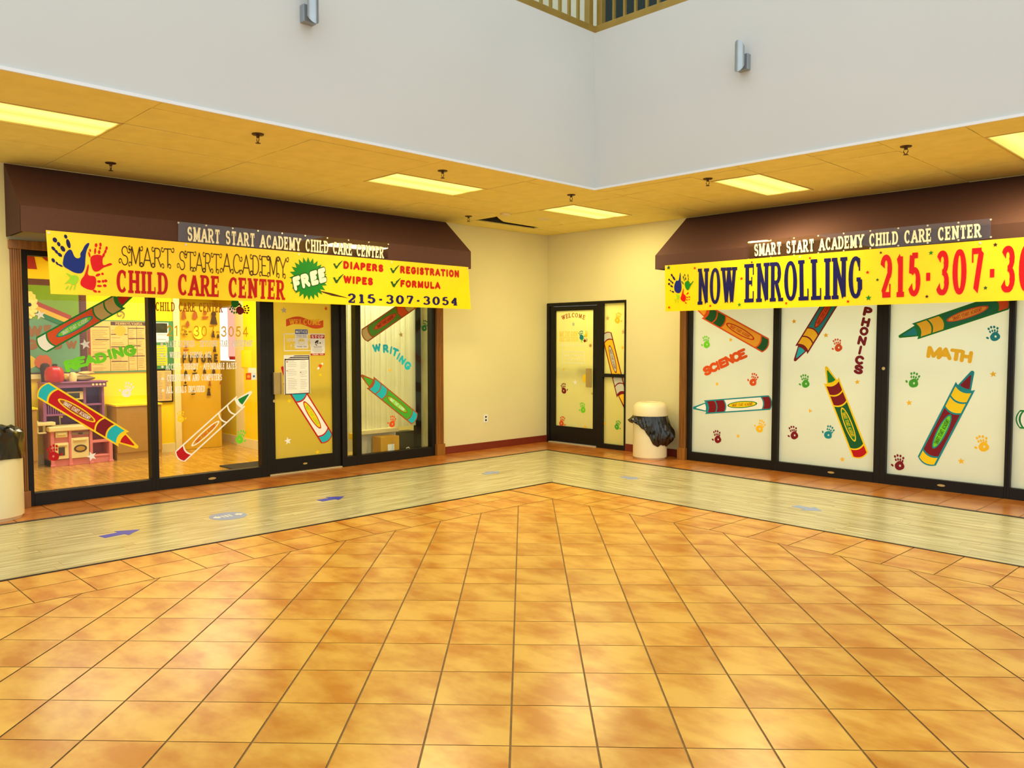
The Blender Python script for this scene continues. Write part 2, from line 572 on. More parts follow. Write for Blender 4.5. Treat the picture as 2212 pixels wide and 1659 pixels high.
for k in range(38):                                 # two border courses along each walkway
    y1 = -3.425 - .36 * k; y0 = y1 - .36
    for x0, x1 in ((2.63, 2.94), (2.94, 3.28)):
        fl.face([(x0 + gg, y0 + gg, 0), (x1 - gg, y0 + gg, 0), (x1 - gg, y1 - gg, 0), (x0 + gg, y1 - gg, 0)], M_tile)
    x0 = 2.63 + .36 * k - .02; x1 = x0 + .36
    for r0, r1 in ((0, .31), (.31, .66)):
        if x0 < FAR: fl.face([(max(2.63, x0) + gg, yi(x0) - .01 - r1 + gg, 0), (x1 - gg, yi(x1) - .01 - r1 + gg, 0), (x1 - gg, yi(x1) - .01 - r0 - gg, 0), (max(2.63, x0) + gg, yi(x0) - .01 - r0 - gg, 0)], M_tile)
    y1 = -.04 - .36 * k; y0 = y1 - .36               # perimeter tiles under the shop fronts
    for x0, x1 in ((.0, .36), (.36, .72)):
        fl.face([(x0 + gg, y0 + gg, 0), (x1 - gg, y0 + gg, 0), (x1 - gg, y1 - gg, 0), (x0 + gg, y1 - gg, 0)], M_tile2)
    x0 = .72 + .36 * k; x1 = x0 + .36
    fl.face([(x0 + gg, -.38 + gg, 0), (x1 - gg, -.38 + gg, 0), (x1 - gg, -gg, 0), (x0 + gg, -gg, 0)], M_tile2)
    fl.face([(x0 + gg, yo(x0), 0), (x1 - gg, yo(x1), 0), (x1 - gg, -.38 - gg, 0), (x0 + gg, -.38 - gg, 0)], M_tile2)
struct('floor', fl, 'orange terracotta tile floor of the mall hall laid diagonally')

wk = MB()                                           # plank walkway, two legs mitred at the corner
rows = 16; xw = (.74, 2.6)
for r in range(rows):
    x0 = xw[0] + (xw[1] - xw[0]) * r / rows; x1 = xw[0] + (xw[1] - xw[0]) * (r + 1) / rows
    y = -.1 - random.random() * .6
    while y > -FAR:
        l = .9 + random.random() * .9
        q = [(x0 + .0008, y - l + .0008), (x1 - .0008, y - l + .0008), (x1 - .0008, y - .0008), (x0 + .0008, y - .0008)]
        q = clip(q, lambda p: (-.79 - 1.02 * (p[0] - .74)) - p[1])
        if len(q) > 2: wk.face([(a, b, .002) for a, b in q], M_plank_l)
        y -= l
struct('floor_walkway_left', wk, 'pale wood plank walkway along the left shop front')
wk = MB()
for r in range(rows):
    f0, f1 = r / rows, (r + 1) / rows
    ye = lambda x, f: yo(x) + (yi(x) - yo(x)) * f
    x = .0 + random.random() * .7
    while x < FAR:
        l = .9 + random.random() * .9
        q = [(x + .0008, ye(x, f1) + .0008), (x + l - .0008, ye(x + l, f1) + .0008), (x + l - .0008, ye(x + l, f0) - .0008), (x + .0008, ye(x, f0) - .0008)]
        q = clip(q, lambda p: p[1] - (-.79 - 1.02 * (p[0] - .74)))
        q = clip(q, lambda p: p[0] - .74) if len(q) > 2 else q
        if len(q) > 2: wk.face([(a, b, .002) for a, b in q], M_plank_r)
        x += l
struct('floor_walkway_right', wk, 'pale wood plank walkway along the right shop front')
for nm, pts, h in (('trim_1', [(.70, -FAR), (.742, -FAR), (.742, -.795), (.70, -.755)], .007),
                   ('trim_2', [(.70, -.755), (.742, -.795), (FAR, yo(FAR)), (FAR, yo(FAR) + .035)], .007),
                   ('trim_3', [(2.602, -FAR), (2.622, -FAR), (2.622, -2.75), (2.602, -2.725)], .004),
                   ('trim_4', [(2.602, -2.722), (2.622, -2.745), (FAR, yi(FAR) - .012), (FAR, yi(FAR) + .006)], .004)):
    mb = MB(); mb.slab(top, pts, -.003, h, M_dark); struct(nm, mb, 'dark edging strip of the plank walkway')

# walls of the lower hall
wl = MB()
wl.box(-.14, 0, -FAR, -7.44, 0, 4.9, M_wall); wl.box(-.14, 0, -2.165, 0, 0, 4.9, M_wall); wl.box(-.14, 0, -7.44, -2.165, 2.5, 4.9, M_wall)
struct('wall_left', wl, 'cream wall left of the hall corner')
wr = MB()
wr.box(-.14, 0.0, 0, .14, 0, 4.9, M_wall); wr.box(1.57, 2.7, 0, .14, 0, 4.9, M_wall); wr.box(0, 1.57, 0, .14, 2.205, 4.9, M_wall)
wr.box(2.7, 10.3, 0, .14, 2.5, 4.9, M_wall); wr.box(10.3, FAR, 0, .14, 0, 4.9, M_wall)
struct('wall_right', wr, 'cream wall right of the hall corner')
for nm, bx in (('baseboard_left', [(0, .012, -2.16, -.002, 0, .105)]), ('baseboard_right', [(1.57, 2.585, -.012, 0, 0, .105)]), ('baseboard_far_left', [(0, .012, -FAR, -7.44, 0, .105)])):
    mb = MB()
    for q in bx: mb.box(*q, M_base)
    struct(nm, mb, 'red brown baseboard strip', bevel=.003)

# fluted oak casings of the two shop fronts
def casing(nm, pl, a, b, zt, o1, lab, plinth=.16):
    mb = MB(); w_ = b - a
    mb.pbox(pl, a, b, 0, zt, -.03, o1 - .012, M_wood)
    for k in range(5):
        c = a + w_ * (k + .5) / 5
        mb.pbox(pl, c - w_ * .065, c + w_ * .065, plinth, zt, o1 - .012, o1, M_wood)
    mb.pbox(pl, a - .012, b + .012, 0, plinth, -.02, o1 + .012, M_wood)
    struct(nm, mb, lab, bevel=.003)
PX, PY = Plane('L', 0), Plane('R', 0)
casing('trim_5', PX, -7.44, -7.345, 2.475, .035, 'fluted oak casing at the left end of the left shop front')
casing('trim_6', PX, -2.287, -2.165, 2.475, .035, 'fluted oak casing right of the left shop front')
casing('trim_7', PY, 2.6, 2.7, 2.475, .175, 'fluted oak casing left of the right shop front')
mb = MB(); mb.box(-.1, .045, -7.45, -2.155, 2.475, 2.56, M_wood); struct('trim_8', mb, 'oak header over the left shop front', bevel=.004)
mb = MB(); mb.box(2.59, 10.3, -.185, .1, 2.475, 2.56, M_wood); struct('trim_9', mb, 'oak header over the right shop front', bevel=.004)

# suspended ceiling: every tile a slightly uneven panel; lamps and one gap left open
xs = [0, .41, 1.02, 1.63, 2.225, 2.80, 3.01]
ys = [0, -.735, -1.915, -3.34, -4.57, -5.86, -7.15, -8.4, -9.6, -10.8, -12, -13.2, -14.4, -16]
xr = [3.01, 3.50, 4.155, 4.725, 5.42, 6.05, 6.72, 7.36, 8.0, 8.6, 9.2, 9.8, 10.4, 11, 12, 13, 14, 15, 16]
yr = [0, -.765, -1.965, -2.3, -2.47]
lamp_cells = [(1.63, 2.225, -8.4, -7.15), (1.63, 2.225, -4.57, -3.34), (1.63, 2.225, -1.915, -.735), (4.155, 4.725, -1.965, -.765), (6.72, 7.36, -1.965, -.765)]
ce = MB()
def ceil_cell(x0, x1, y1, y0):
    for l in lamp_cells:
        if abs(l[0] - x0) < .02 and abs(l[2] - y0) < .02: return
    if abs(x0 - .41) < .01 and abs(y0 + 1.915) < .01: return
    d = [H + random.uniform(-.002, .004) for _ in range(4)]
    q = .004
    p = [(x0 + q, y0 + q, d[0]), (x1 - q, y0 + q, d[1]), (x1 - q, y1 - q, d[2]), (x0 + q, y1 - q, d[3])]
    n = len(ce.v); ce.v += p + [(a, b, c + .014) for a, b, c in p]; i = ce.mi(M_ceil)
    for f_ in ((3, 2, 1, 0), (4, 5, 6, 7), (0, 1, 5, 4), (1, 2, 6, 5), (2, 3, 7, 6), (3, 0, 4, 7)):
        ce.f.append([n + t for t in f_]); ce.m.append(i)
for a, b in zip(xs, xs[1:]):
    for c, d in zip(ys, ys[1:]): ceil_cell(a, b, c, d)
for a, b in zip(xr, xr[1:]):
    for c, d in zip(yr, yr[1:]): ceil_cell(a, b, c, d)
# the tile that has slipped out of its grid and sags into the gap
n = len(ce.v)
for k in range(13):
    t = k / 12
    x = .855 - .28 * min(1, t / .33) ** .8 - .07 * max(0, t - .33)
    ce.v.append((x, -1.91 + 1.18 * t, H + .004 + .05 * max(0, .33 - t)))
    ce.v.append((1.015, -1.91 + 1.18 * t, H + .012))
for k in range(12):
    ce.f.append([n + 2 * k, n + 2 * k + 1, n + 2 * k + 3, n + 2 * k + 2]); ce.m.append(ce.mi(M_ceil))
ce.box(0, UX - .16, -FAR, 0, H + .16, H + .2, M_plen); ce.box(UX - .16, FAR, UY + .16, 0, H + .16, H + .2, M_plen)
struct('ceiling', ce, 'suspended tile ceiling under the gallery')

# white gallery walls, bead along the lower edge, gallery floor and the rooms above
mb = MB(); mb.box(UX - .15, UX, -FAR, UY, H + .012, UT, M_white); mb.box(UX - .006, UX + .014, -FAR, UY, H - .006, H + .016, M_white2)
struct('wall_upper_left', mb, 'white gallery wall on the left')
mb = MB(); mb.box(UX - .15, FAR, UY, UY + .15, H + .012, UT, M_white); mb.box(UX + .014, FAR, UY - .014, UY + .006, H - .006, H + .016, M_white2)
struct('wall_upper_right', mb, 'white gallery wall on the right')
mb = MB(); mb.box(-.14, UX - .15, -FAR, .14, 4.9, 4.94, M_plen); mb.box(UX - .15, FAR, UY + .15, .14, 4.9, 4.94, M_plen)
struct('floor_gallery', mb, 'gallery floor slab upstairs')
M_up = mat('pale upstairs paint', (226, 222, 196), .7, .03)
M_teal = mat('dark teal shop glass', (10, 40, 42), .12, .3, 40, .5)
mb = MB(); mb.box(-.14, 0, -FAR, .14, 4.94, 8, M_up); struct('wall_gallery_left', mb, 'pale upstairs wall behind the left railing')
mb = MB(); mb.box(0, 1.02, 0, .14, 4.94, 8, M_up); struct('wall_gallery_right', mb, 'pale upstairs wall behind the railing corner')
mb = MB(); mb.box(1.02, FAR, .0, .1, 4.94, 8, M_teal); mb.box(1.02, 1.08, -.03, 0, 4.94, 8, M_up); struct('window_9', mb, 'dark teal upstairs shop window behind the right railing')

# gilt balcony railings on top of the gallery walls
M_gold = mat('gilt painted steel', (168, 140, 66), .35, .08, 6, .5, .35)
def railing(axis, a, b, lab):
    sgn = 1
    loc = (UX - .06, a, UT) if axis == 'y' else (a, UY + .06, UT)
    t = thing('balcony_railing', loc, lab, 'railing', 'gilt railings of the gallery')
    def bx(u0, u1, z0, z1, hw):
        m_ = MB()
        if axis == 'y': m_.box(UX - .06 - hw, UX - .06 + hw, min(u0, u1), max(u0, u1), z0, z1, M_gold)
        else: m_.box(min(u0, u1), max(u0, u1), UY + .06 - hw, UY + .06 + hw, z0, z1, M_gold)
        return m_
    bx(a, b, UT - .015, UT + .06, .062).build('base_rail', t, bevel=.004)
    bx(a, b, UT + .98, UT + 1.04, .04).build('top_rail', t, bevel=.006)
    s = 1 if b > a else -1
    bx(a, a + s * .07, UT + .05, UT + 1, .035).build('post', t, bevel=.004)
    for k in range(1, 60):
        u = a + s * (.07 + .145 * k)
        bx(u - .014, u + .014, UT + .05, UT + .99, .014).build('baluster', t)
railing('y', UY, UY - 9, 'gilt steel balcony railing on the left gallery wall')
railing('x', UX, UX + 9, 'gilt steel balcony railing on the right gallery wall')

# ================================================================ CEILING FITTINGS AND LAMPS
M_diff = emit_mat('lit prismatic diffuser', (255,240,118), 1.5, True)
M_frame = mat('cream lamp frame', (220, 190, 110), .5, .04)
def ceiling_lamp(cell, lab):
    x0, x1, y0, y1 = cell
    cx, cy = (x0 + x1) / 2, (y0 + y1) / 2
    t = thing('ceiling_light', (cx, cy, H), lab, 'ceiling light', 'fluorescent panels in the tile ceiling')
    m_ = MB()
    for q in ((x0 + .004, x1 - .004, y0 + .004, y0 + .02), (x0 + .004, x1 - .004, y1 - .02, y1 - .004), (x0 + .004, x0 + .02, y0 + .02, y1 - .02), (x1 - .02, x1 - .004, y0 + .02, y1 - .02)):
        m_.box(*q, H - .004, H + .05, M_frame)
    m_.build('frame', t)
    m_ = MB(); m_.box(x0 + .02, x1 - .02, y0 + .02, y1 - .02, H + .006, H + .02, M_diff)
    m_.build('diffuser', t)
    area_light('tube_light', (cx, cy, H - .006), x1 - x0 - .06, 46, (1.0, .84, .42), (0, 0, 0), y1 - y0 - .06)
ceiling_lamp(lamp_cells[0], 'lit ceiling panel above the left end of the left awning')
ceiling_lamp(lamp_cells[1], 'lit ceiling panel above the right half of the left awning')
ceiling_lamp(lamp_cells[2], 'lit ceiling panel in front of the corner beside the missing tile')
ceiling_lamp(lamp_cells[3], 'lit ceiling panel above the left part of the right awning')
ceiling_lamp(lamp_cells[4], 'lit ceiling panel cut by the right edge of the picture')

M_brass = mat('dull bronze', (74, 50, 26), .4, .1, 20, .5, .6)
def sprinkler(x, y, lab):
    t = thing('fire_sprinkler', (x, y, H), lab, 'sprinkler', 'fire sprinklers on the tile ceiling')
    m_ = MB(); m_.lathe((x, y, H), [(.02, -.012), (.045, -.008), (.048, 0)], M_brass, 18); m_.build('escutcheon', t)
    m_ = MB(); m_.lathe((x, y, H), [(.012, -.03), (.014, -.012), (.014, -.01)], M_brass, 12)
    for s in (-1, 1): m_.tube([(x + s * .012, y, H - .02), (x + s * .019, y, H - .045), (x + s * .006, y, H - .068)], .0035, M_brass, 6)
    m_.lathe((x, y, H), [(.02, -.074), (.022, -.072), (.006, -.066)], M_brass, 14)
    m_.build('head', t)
for x, y, lab in ((2.655, -6.263, 'bronze fire sprinkler by the white wall above the middle of the left awning'), (.711, -6.748, 'bronze fire sprinkler over the left end of the left awning'),
                  (2.617, -4.307, 'bronze fire sprinkler between the white wall and the lit panel over the left awning'), (2.638, -2.43, 'bronze fire sprinkler nearest the white corner'),
                  (.641, -2.229, 'bronze fire sprinkler beside the right end of the left awning'), (4.227, -2.119, 'bronze fire sprinkler at the tip of the lit panel over the right awning'),
                  (6.165, -2.111, 'bronze fire sprinkler above the right awning by the white wall')):
    sprinkler(x, y, lab)
M_cream = mat('cream plastic', (232, 214, 160), .4, .03)
for x, y, r, lab in ((1.127, -2.013, .07, 'cream smoke detector disc at the edge of the missing tile'), (1.178, -1.333, .10, 'flat cream ceiling speaker disc beside the corner lamp')):
    m_ = MB(); m_.lathe((x, y, H), [(r * .55, -.03 if r < .08 else -.012), (r * .9, -.022 if r < .08 else -.008), (r, 0)], M_cream, 24)
    tag(m_.build('smoke_detector' if r < .08 else 'ceiling_speaker', smooth=True), lab, 'smoke detector' if r < .08 else 'speaker')

# steel sconces on the gallery walls
M_steel = mat('brushed steel', (176, 182, 184), .32, .05, 12, .5, .85)
M_steel2 = mat('grey steel box', (150, 158, 164), .45, .05, 12, .5, .4)
def sconce(pl, s_box, s_sh, zb0, zb1, zs0, zs1, lab):
    side = 1 if s_sh > s_box else -1
    t = thing('wall_sconce', pl(s_box, zb0, 0), lab, 'wall lamp', 'steel sconces on the white gallery walls')
    m_ = MB(); m_.pbox(pl, s_box - .055, s_box + .055, zb0, zb1, 0, .06, M_steel2); m_.build('wall_box', t, bevel=.004)
    m_ = MB(); m_.pbox(pl, s_box - .02, s_box + .02, zb0 + .05, zb1 - .03, .06, .1, M_steel2); m_.build('bracket', t)
    m_ = MB(); n = 14; r = .047; th = .006
    for rr in (r, r - th):
        for k in range(n):
            a0, a1 = [math.pi * (k + d) / n for d in (0, 1)]
            q = []
            for a, zz in ((a0, 0), (a1, 0), (a1, 1), (a0, 1)):
                cut = (1 - math.sin(a)) * .06
                q.append(pl(s_box - rr * math.cos(a), (zs0 + cut) if zz == 0 else (zs1 - cut), .1 + rr * math.sin(a)))
            m_.face(q, M_steel)
    m_.build('half_round_shade', t, smooth=True)
sconce(Plane('L', UX), -6.02, -5.95, 4.10, 4.235, 4.07, 4.40, 'half round steel sconce on the white wall over the left awning')
sconce(Plane('R', UY), 4.835, 4.74, 4.125, 4.27, 4.09, 4.38, 'half round steel sconce on the white wall over the right awning')

# electric outlet on the blank cream wall
s0, z0 = (-1.337, 0.457)
t = thing('wall_outlet', PX(s0, z0 - .06, 0), 'white electric outlet low on the blank cream wall', 'outlet')
m_ = MB(); m_.pbox(PX, s0 - .04, s0 + .04, z0 - .06, z0 + .06, 0, .006, M_white2); m_.build('plate', t, bevel=.002)
for d in (-.024, .024):
    m_ = MB(); m_.poly(PX, ellipse((s0, z0 + d), .017, .015), .0075, fixed('socket black', (20, 18, 16))); m_.build('socket', t)

# ================================================================ SHOP FRONTS: frames, panes, doors
M_glass = glass_mat('clear shop glass', (.97, .98, .95), .8)
M_film_white = film_mat('white frosted film', (232, 238, 228), .04, .45)
M_film_amber = film_mat('amber frosted film', (222, 206, 84), .26, .45)
M_film_lemon = film_mat('lemon frosted film', (224, 222, 158), .10, .5)
M_alu = mat('satin aluminium pull', (186, 164, 110), .35, .06, 12, .5, .7)
M_sill = mat('pale threshold', (196, 180, 140), .4, .05)
M_key = mat('brass key cylinder', (206, 186, 120), .3, .05, 12, .5, .7)

def frame_part(t, pl, rects, o0, o1, name='frame'):
    m_ = MB()
    for a, b, c, d in rects: m_.pbox(pl, a, b, c, d, o0, o1, M_black)
    return m_.build(name, t, bevel=.003)
def pane_part(t, pl, a, b, c, d, m, name='pane'):
    m_ = MB(); m_.pbox(pl, a, b, c, d, -.008, -.002, m)
    return m_.build(name, t)
def opening(name, pl, s, lab):
    t = thing(name, pl(s, 0, 0), lab, 'door' if name.startswith('door') else 'window', None, 'structure')
    return t
ZL, ZT = .125, 2.425
t = opening('window_1', PLANE_L, -6.75, 'clear shop window at the left end with the toy kitchen behind it')
frame_part(t, PLANE_L, [(-7.345, -7.29, 0, 2.475), (-6.175, -6.135, 0, 2.475), (-7.29, -6.175, 0, ZL), (-7.29, -6.175, ZT, 2.475)], -.05, .05)
pane_part(t, PLANE_L, -7.29, -6.175, ZL, ZT, M_glass)
t = opening('window_2', PLANE_L, -5.5, 'clear shop window with the white bullet list on it')
frame_part(t, PLANE_L, [(-6.135, -6.097, 0, 2.475), (-4.91, -4.845, 0, 2.475), (-6.097, -4.91, 0, ZL), (-6.097, -4.91, ZT, 2.475)], -.05, .05)
pane_part(t, PLANE_L, -6.097, -4.91, ZL, ZT, M_glass)
def lock(t, pl, s, z, o):
    m_ = MB(); m_.slab(pl, ellipse((s, z), .018, .018), o, o + .006, M_key); m_.build('lock_cylinder', t)
t = opening('door_1', PLANE_L, -4.3, 'black framed glass entrance door with amber film and posters')
frame_part(t, PLANE_L, [(-4.845, -4.81, 0, 2.475), (-3.81, -3.745, 0, 2.475), (-4.81, -3.81, 2.24, 2.475)], -.05, .05, 'jamb')
frame_part(t, PLANE_L, [(-4.806, -4.72, .02, 2.235), (-3.925, -3.815, .02, 2.235), (-4.72, -3.925, .02, .19), (-4.72, -3.925, 2.15, 2.235)], -.03, .022, 'leaf_frame')
pane_part(t, PLANE_L, -4.72, -3.925, .19, 2.15, M_film_amber)
m_ = MB(); m_.pbox(PLANE_L, -4.81, -3.81, 0, .014, -.05, .045, M_sill); m_.build('threshold', t)
q0, q1 = [(-4.748, 0.971), (-4.633, 1.233)]
m_ = MB(); m_.pbox(PLANE_L, q0[0], q1[0] - .03, q0[1], q1[1], .05, .058, M_alu); m_.pbox(PLANE_L, q0[0], q0[0] + .012, q0[1], q1[1], .022, .05, M_alu)
m_.pbox(PLANE_L, q1[0] - .02, q1[0], q0[1], q1[1], .022, .05, M_alu); m_.build('pull_handle', t, bevel=.003)
lock(t, PLANE_L, *(-4.731, 0.891), .022)
m_ = MB(); m_.pbox(PLANE_L, -4.72, -3.9, .98, 1.03, -.09, -.05, mat('grey push bar', (110, 96, 60), .4)); m_.build('push_bar', t)
t = opening('window_3', PLANE_L, -3.0, 'clear shop window with the white curtain behind it')
frame_part(t, PLANE_L, [(-3.745, -3.735, 0, 2.475), (-3.597, -3.519, 0, 2.475), (-2.35, -2.287, 0, 2.475), (-3.735, -3.597, 0, ZL), (-3.519, -2.35, 0, ZL), (-3.735, -2.35, ZT, 2.475)], -.05, .05)
pane_part(t, PLANE_L, -3.735, -3.597, ZL, ZT, M_glass); pane_part(t, PLANE_L, -3.519, -2.35, ZL, ZT, M_glass)

rx = [(2.757, 3.936), (4.016, 5.183), (5.315, 6.488), (6.542, 7.75), (7.83, 9.0), (9.08, 10.24)]
labs = ['frosted shop window beside the oak casing with the word SCIENCE', 'frosted shop window with the upright word PHONICS', 'frosted shop window with the word MATH', 'frosted shop window cut by the right edge of the picture', 'frosted shop window outside the picture', 'last frosted shop window outside the picture']
edges = [2.7] + [(rx[i][1] + rx[i + 1][0]) / 2 for i in range(5)] + [10.3]
ZR = .115
for k, (a, b) in enumerate(rx):
    t = opening('window_%d' % (k + 4) if k < 5 else 'window_10', PLANE_R, (a + b) / 2, labs[k])
    frame_part(t, PLANE_R, [(edges[k], a, 0, 2.475), (b, edges[k + 1], 0, 2.475), (a, b, 0, ZR), (a, b, ZT, 2.475)], -.05, .05)
    pane_part(t, PLANE_R, a, b, ZR, ZT, M_film_white)
    if k == 1: lock(t, PLANE_R, *(5.273, 1.298), .05)
    if k in (1, 2):
        c = ((a + b) / 2 + (.1 if k == 1 else 0), .06)
        m_ = MB(); m_.slab(PLANE_R, ellipse(c, .04, .012), .05, .056, M_key); m_.build('floor_bolt', t)
m_ = MB(); m_.slab(PLANE_L, ellipse((-5.52, .06), .045, .013), .05, .056, M_key); m_.build('floor_bolt', bpy.data.objects['window_2'])
m_ = MB(); m_.slab(PLANE_L, ellipse((-4.33, .10), .03, .012), .022, .028, M_key); m_.build('floor_bolt', bpy.data.objects['door_1'])

t = opening('door_2', PLANE_D, .55, 'black framed corner door with lemon film and WELCOME arch')
gt = [(0.159, 2.082), (0.915, 2.075)]
zt = (gt[0][1] + gt[1][1]) / 2
zb = (0.161, 0.127)[1]
zb = .27
frame_part(t, PLANE_D, [(.0, .06, 0, 2.2), (1.03, 1.1, 0, 2.2), (.06, 1.03, 2.15, 2.2)], -.06, .04, 'jamb')
frame_part(t, PLANE_D, [(.062, .17, .02, 2.145), (.945, 1.028, .02, 2.145), (.17, .945, .02, zb), (.17, .945, zt, 2.145)], -.03, .025, 'leaf_frame')
pane_part(t, PLANE_D, .17, .945, zb, zt, M_film_lemon)
m_ = MB(); m_.pbox(PLANE_D, .06, 1.03, 0, .014, -.05, .06, M_sill); m_.build('threshold', t)
q0, q1 = [(0.836, 0.905), (0.949, 1.19)]
m_ = MB(); m_.pbox(PLANE_D, q0[0], q1[0], q0[1], q1[1], .055, .063, M_alu); m_.pbox(PLANE_D, q0[0] + .01, q0[0] + .03, q0[1], q1[1], .025, .055, M_alu); m_.build('pull_handle', t, bevel=.003)
lock(t, PLANE_D, *(0.932, 0.811), .025)
b0, b1 = [(0.162, 1.161), (0.84, 1.178)]
m_ = MB(); mb_bar = mat('grey push bar', (110, 96, 60), .4)
m_.pbox(PLANE_D, .17, .75, b0[1] - .02, b0[1] + .02, -.08, -.045, mb_bar); m_.pbox(PLANE_D, .62, .9, b0[1] - .05, b0[1] + .06, -.09, -.045, mb_bar); m_.build('push_bar', t)
t = opening('window_11', PLANE_D, 1.33, 'narrow frosted sidelight right of the corner door')
zm = (1.279, 1.096)[1]
frame_part(t, PLANE_D, [(1.1, 1.145, 0, 2.2), (1.545, 1.57, 0, 2.2), (1.145, 1.545, 0, .07), (1.145, 1.545, 2.165, 2.2), (1.145, 1.545, zm - .025, zm + .025)], -.06, .04)
pane_part(t, PLANE_D, 1.145, 1.545, .07, zm - .025, M_film_lemon); pane_part(t, PLANE_D, 1.145, 1.545, zm + .025, 2.165, M_film_lemon)

# ================================================================ AWNINGS
M_awn = mat('brown awning canvas', (86, 56, 50), .8, .07, 90, .3)
def awning(name, pl, s0, s1, zt, zf, zb, of, ow, lab):
    t = thing(name, pl((s0 + s1) / 2, zb, ow), lab, 'awning', 'brown awnings over the shop fronts')
    m_ = MB()
    n = 24
    for i in range(n):
        a, b = s0 + (s1 - s0) * i / n, s0 + (s1 - s0) * (i + 1) / n
        m_.face([pl(a, zf, of), pl(b, zf, of), pl(b, zt, ow), pl(a, zt, ow)], M_awn)
        m_.face([pl(a, zf - .012, of - .012), pl(a, zt - .02, ow), pl(b, zt - .02, ow), pl(b, zf - .012, of - .012)], M_awn)
    for s, d in ((s0, .006), (s1, -.006)):
        for e in (0, d):
            m_.face([pl(s + e, zb, ow), pl(s + e, zb, of), pl(s + e, zf, of), pl(s + e, zt, ow)], M_awn)
    m_.build('canopy', t)
    m_ = MB(); m_.pbox(pl, s0, s1, zb, zf, of - .012, of, M_awn); m_.build('valance', t)
    m_ = MB()
    for k in range(int((s1 - s0) / 1.3) + 2):
        s = min(s1 - .03, s0 + .03 + k * 1.3)
        m_.pbox(pl, s - .012, s + .012, zb + .01, zb + .034, ow, of - .014, M_black)
    m_.build('frame', t)
awning('awning', PX, -7.462, -2.09, 3.268, 2.818, 2.585, .53, .002, 'brown canvas awning over the left shop front')
awning('awning', PY, 2.577, 10.2, 3.268, 2.713, 2.535, .712, .002, 'brown canvas awning over the right shop front')

# ================================================================ SIGNS ON THE AWNINGS
M_acr = glass_mat('clear acrylic sheet', (.92, .9, .9), 3.4)
M_let = fixed('white sign letters', (246, 240, 214), .45)
M_bolt = mat('bright bolt', (230, 224, 200), .3, .05, 12, .5, .6)
def name_sign(pl, quad, tq, lab):
    bl, br, tr, tl = quad
    t = thing('name_sign', pl((bl[0] + br[0]) / 2, min(bl[1], br[1]), 0), lab, 'sign', 'acrylic name signs on the awnings')
    m_ = MB(); m_.slab(pl, quad, 0, .005, M_acr); m_.build('acrylic_panel', t)
    m_ = MB(); text(m_, pl, 'SMART START ACADEMY CHILD CARE CENTER', tq, .009, M_let, 'slab', .3, .16, .10); m_.build('lettering', t)
    for k in range(10):
        for u, v in ((tl, tr), (bl, br)) if pl.kind == 'R' else ((tl, tr),):
            f_ = k / 9
            c = (u[0] + (v[0] - u[0]) * f_, u[1] + (v[1] - u[1]) * f_ + (-.012 if u is tl else .012))
            m_ = MB(); m_.slab(pl, ellipse(c, .009, .009, 0, 10), 0, .012, M_bolt); m_.build('bolt', t)
name_sign(Plane('L', .536), [(-6.064, 2.616), (-3.47, 2.623), (-3.468, 2.814), (-6.059, 2.814)], [(-5.974, 2.626), (-3.537, 2.621), (-3.536, 2.763), (-5.971, 2.774)], 'clear acrylic sign with white letters on the left awning')
name_sign(Plane('R', -.722), [(3.921, 2.553), (6.464, 2.582), (6.459, 2.772), (3.918, 2.776)], [(3.993, 2.595), (6.382, 2.6), (6.378, 2.732), (3.99, 2.738)], 'clear acrylic sign with white letters on the right awning')

PB_L, PB_R = Plane('L', .56, .006), Plane('R', -.745, .006)
M_vinyl = fixed('yellow banner vinyl', (255, 214, 0), .34, spec=.5)
B_red = fixed('banner red', (184, 8, 10), .35); B_navy = fixed('banner navy', (8, 8, 88), .35); B_blue = fixed('banner blue', (8, 34, 132), .35)
B_green = fixed('banner green', (10, 132, 34), .35); B_lime = fixed('banner lime', (150, 206, 30), .35); B_white = fixed('banner white', (248, 244, 226), .4)
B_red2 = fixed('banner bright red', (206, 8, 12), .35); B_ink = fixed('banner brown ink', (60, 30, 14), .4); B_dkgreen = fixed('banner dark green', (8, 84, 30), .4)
B_dkstar = fixed('banner dark star', (70, 20, 34), .4)
def banner(pl, quad, lab):
    bl, br, tr, tl = quad
    t = thing('vinyl_banner', pl((bl[0] + br[0]) / 2, min(bl[1], br[1]), 0), lab, 'banner')
    m_ = MB(); n = 90; k = 6
    P_ = lambda u, v: (bl[0] * (1 - u) * (1 - v) + br[0] * u * (1 - v) + tr[0] * u * v + tl[0] * (1 - u) * v, bl[1] * (1 - u) * (1 - v) + br[1] * u * (1 - v) + tr[1] * u * v + tl[1] * (1 - u) * v)
    for o in (0, -.002):
        b = len(m_.v)
        for j in range(k + 1):
            for i in range(n + 1):
                m_.v.append(pl(*P_(i / n, j / k), o))
        for j in range(k):
            for i in range(n):
                m_.f.append([b + j * (n + 1) + i, b + j * (n + 1) + i + 1, b + (j + 1) * (n + 1) + i + 1, b + (j + 1) * (n + 1) + i]); m_.m.append(m_.mi(M_vinyl))
    m_.build('sheet', t, smooth=True)
    for u in (.004, .25, .5, .75, .996):
        c = P_(u, .96)
        m_ = MB(); m_.slab(pl, ellipse(c, .012, .012, 0, 12), .002, .005, M_bolt); m_.build('eyelet', t)
    return t
def lines(t, pl, name, items, m, style='slab', wv=.2, wh=.12, gap=.16, o=.004, grow=0, warp=None):
    m_ = MB()
    for s, q in items: text(m_, pl, s, q, o, m, style, wv, wh, gap, warp, grow)
    return m_.build(name, t)
def dabs(mb, pl, items, m, o=.0046):
    for (s, z, h), asp, rot in items:
        mb.poly(pl, ellipse((s, z), h * asp / 2, h / 2, rot, 14), o, m)

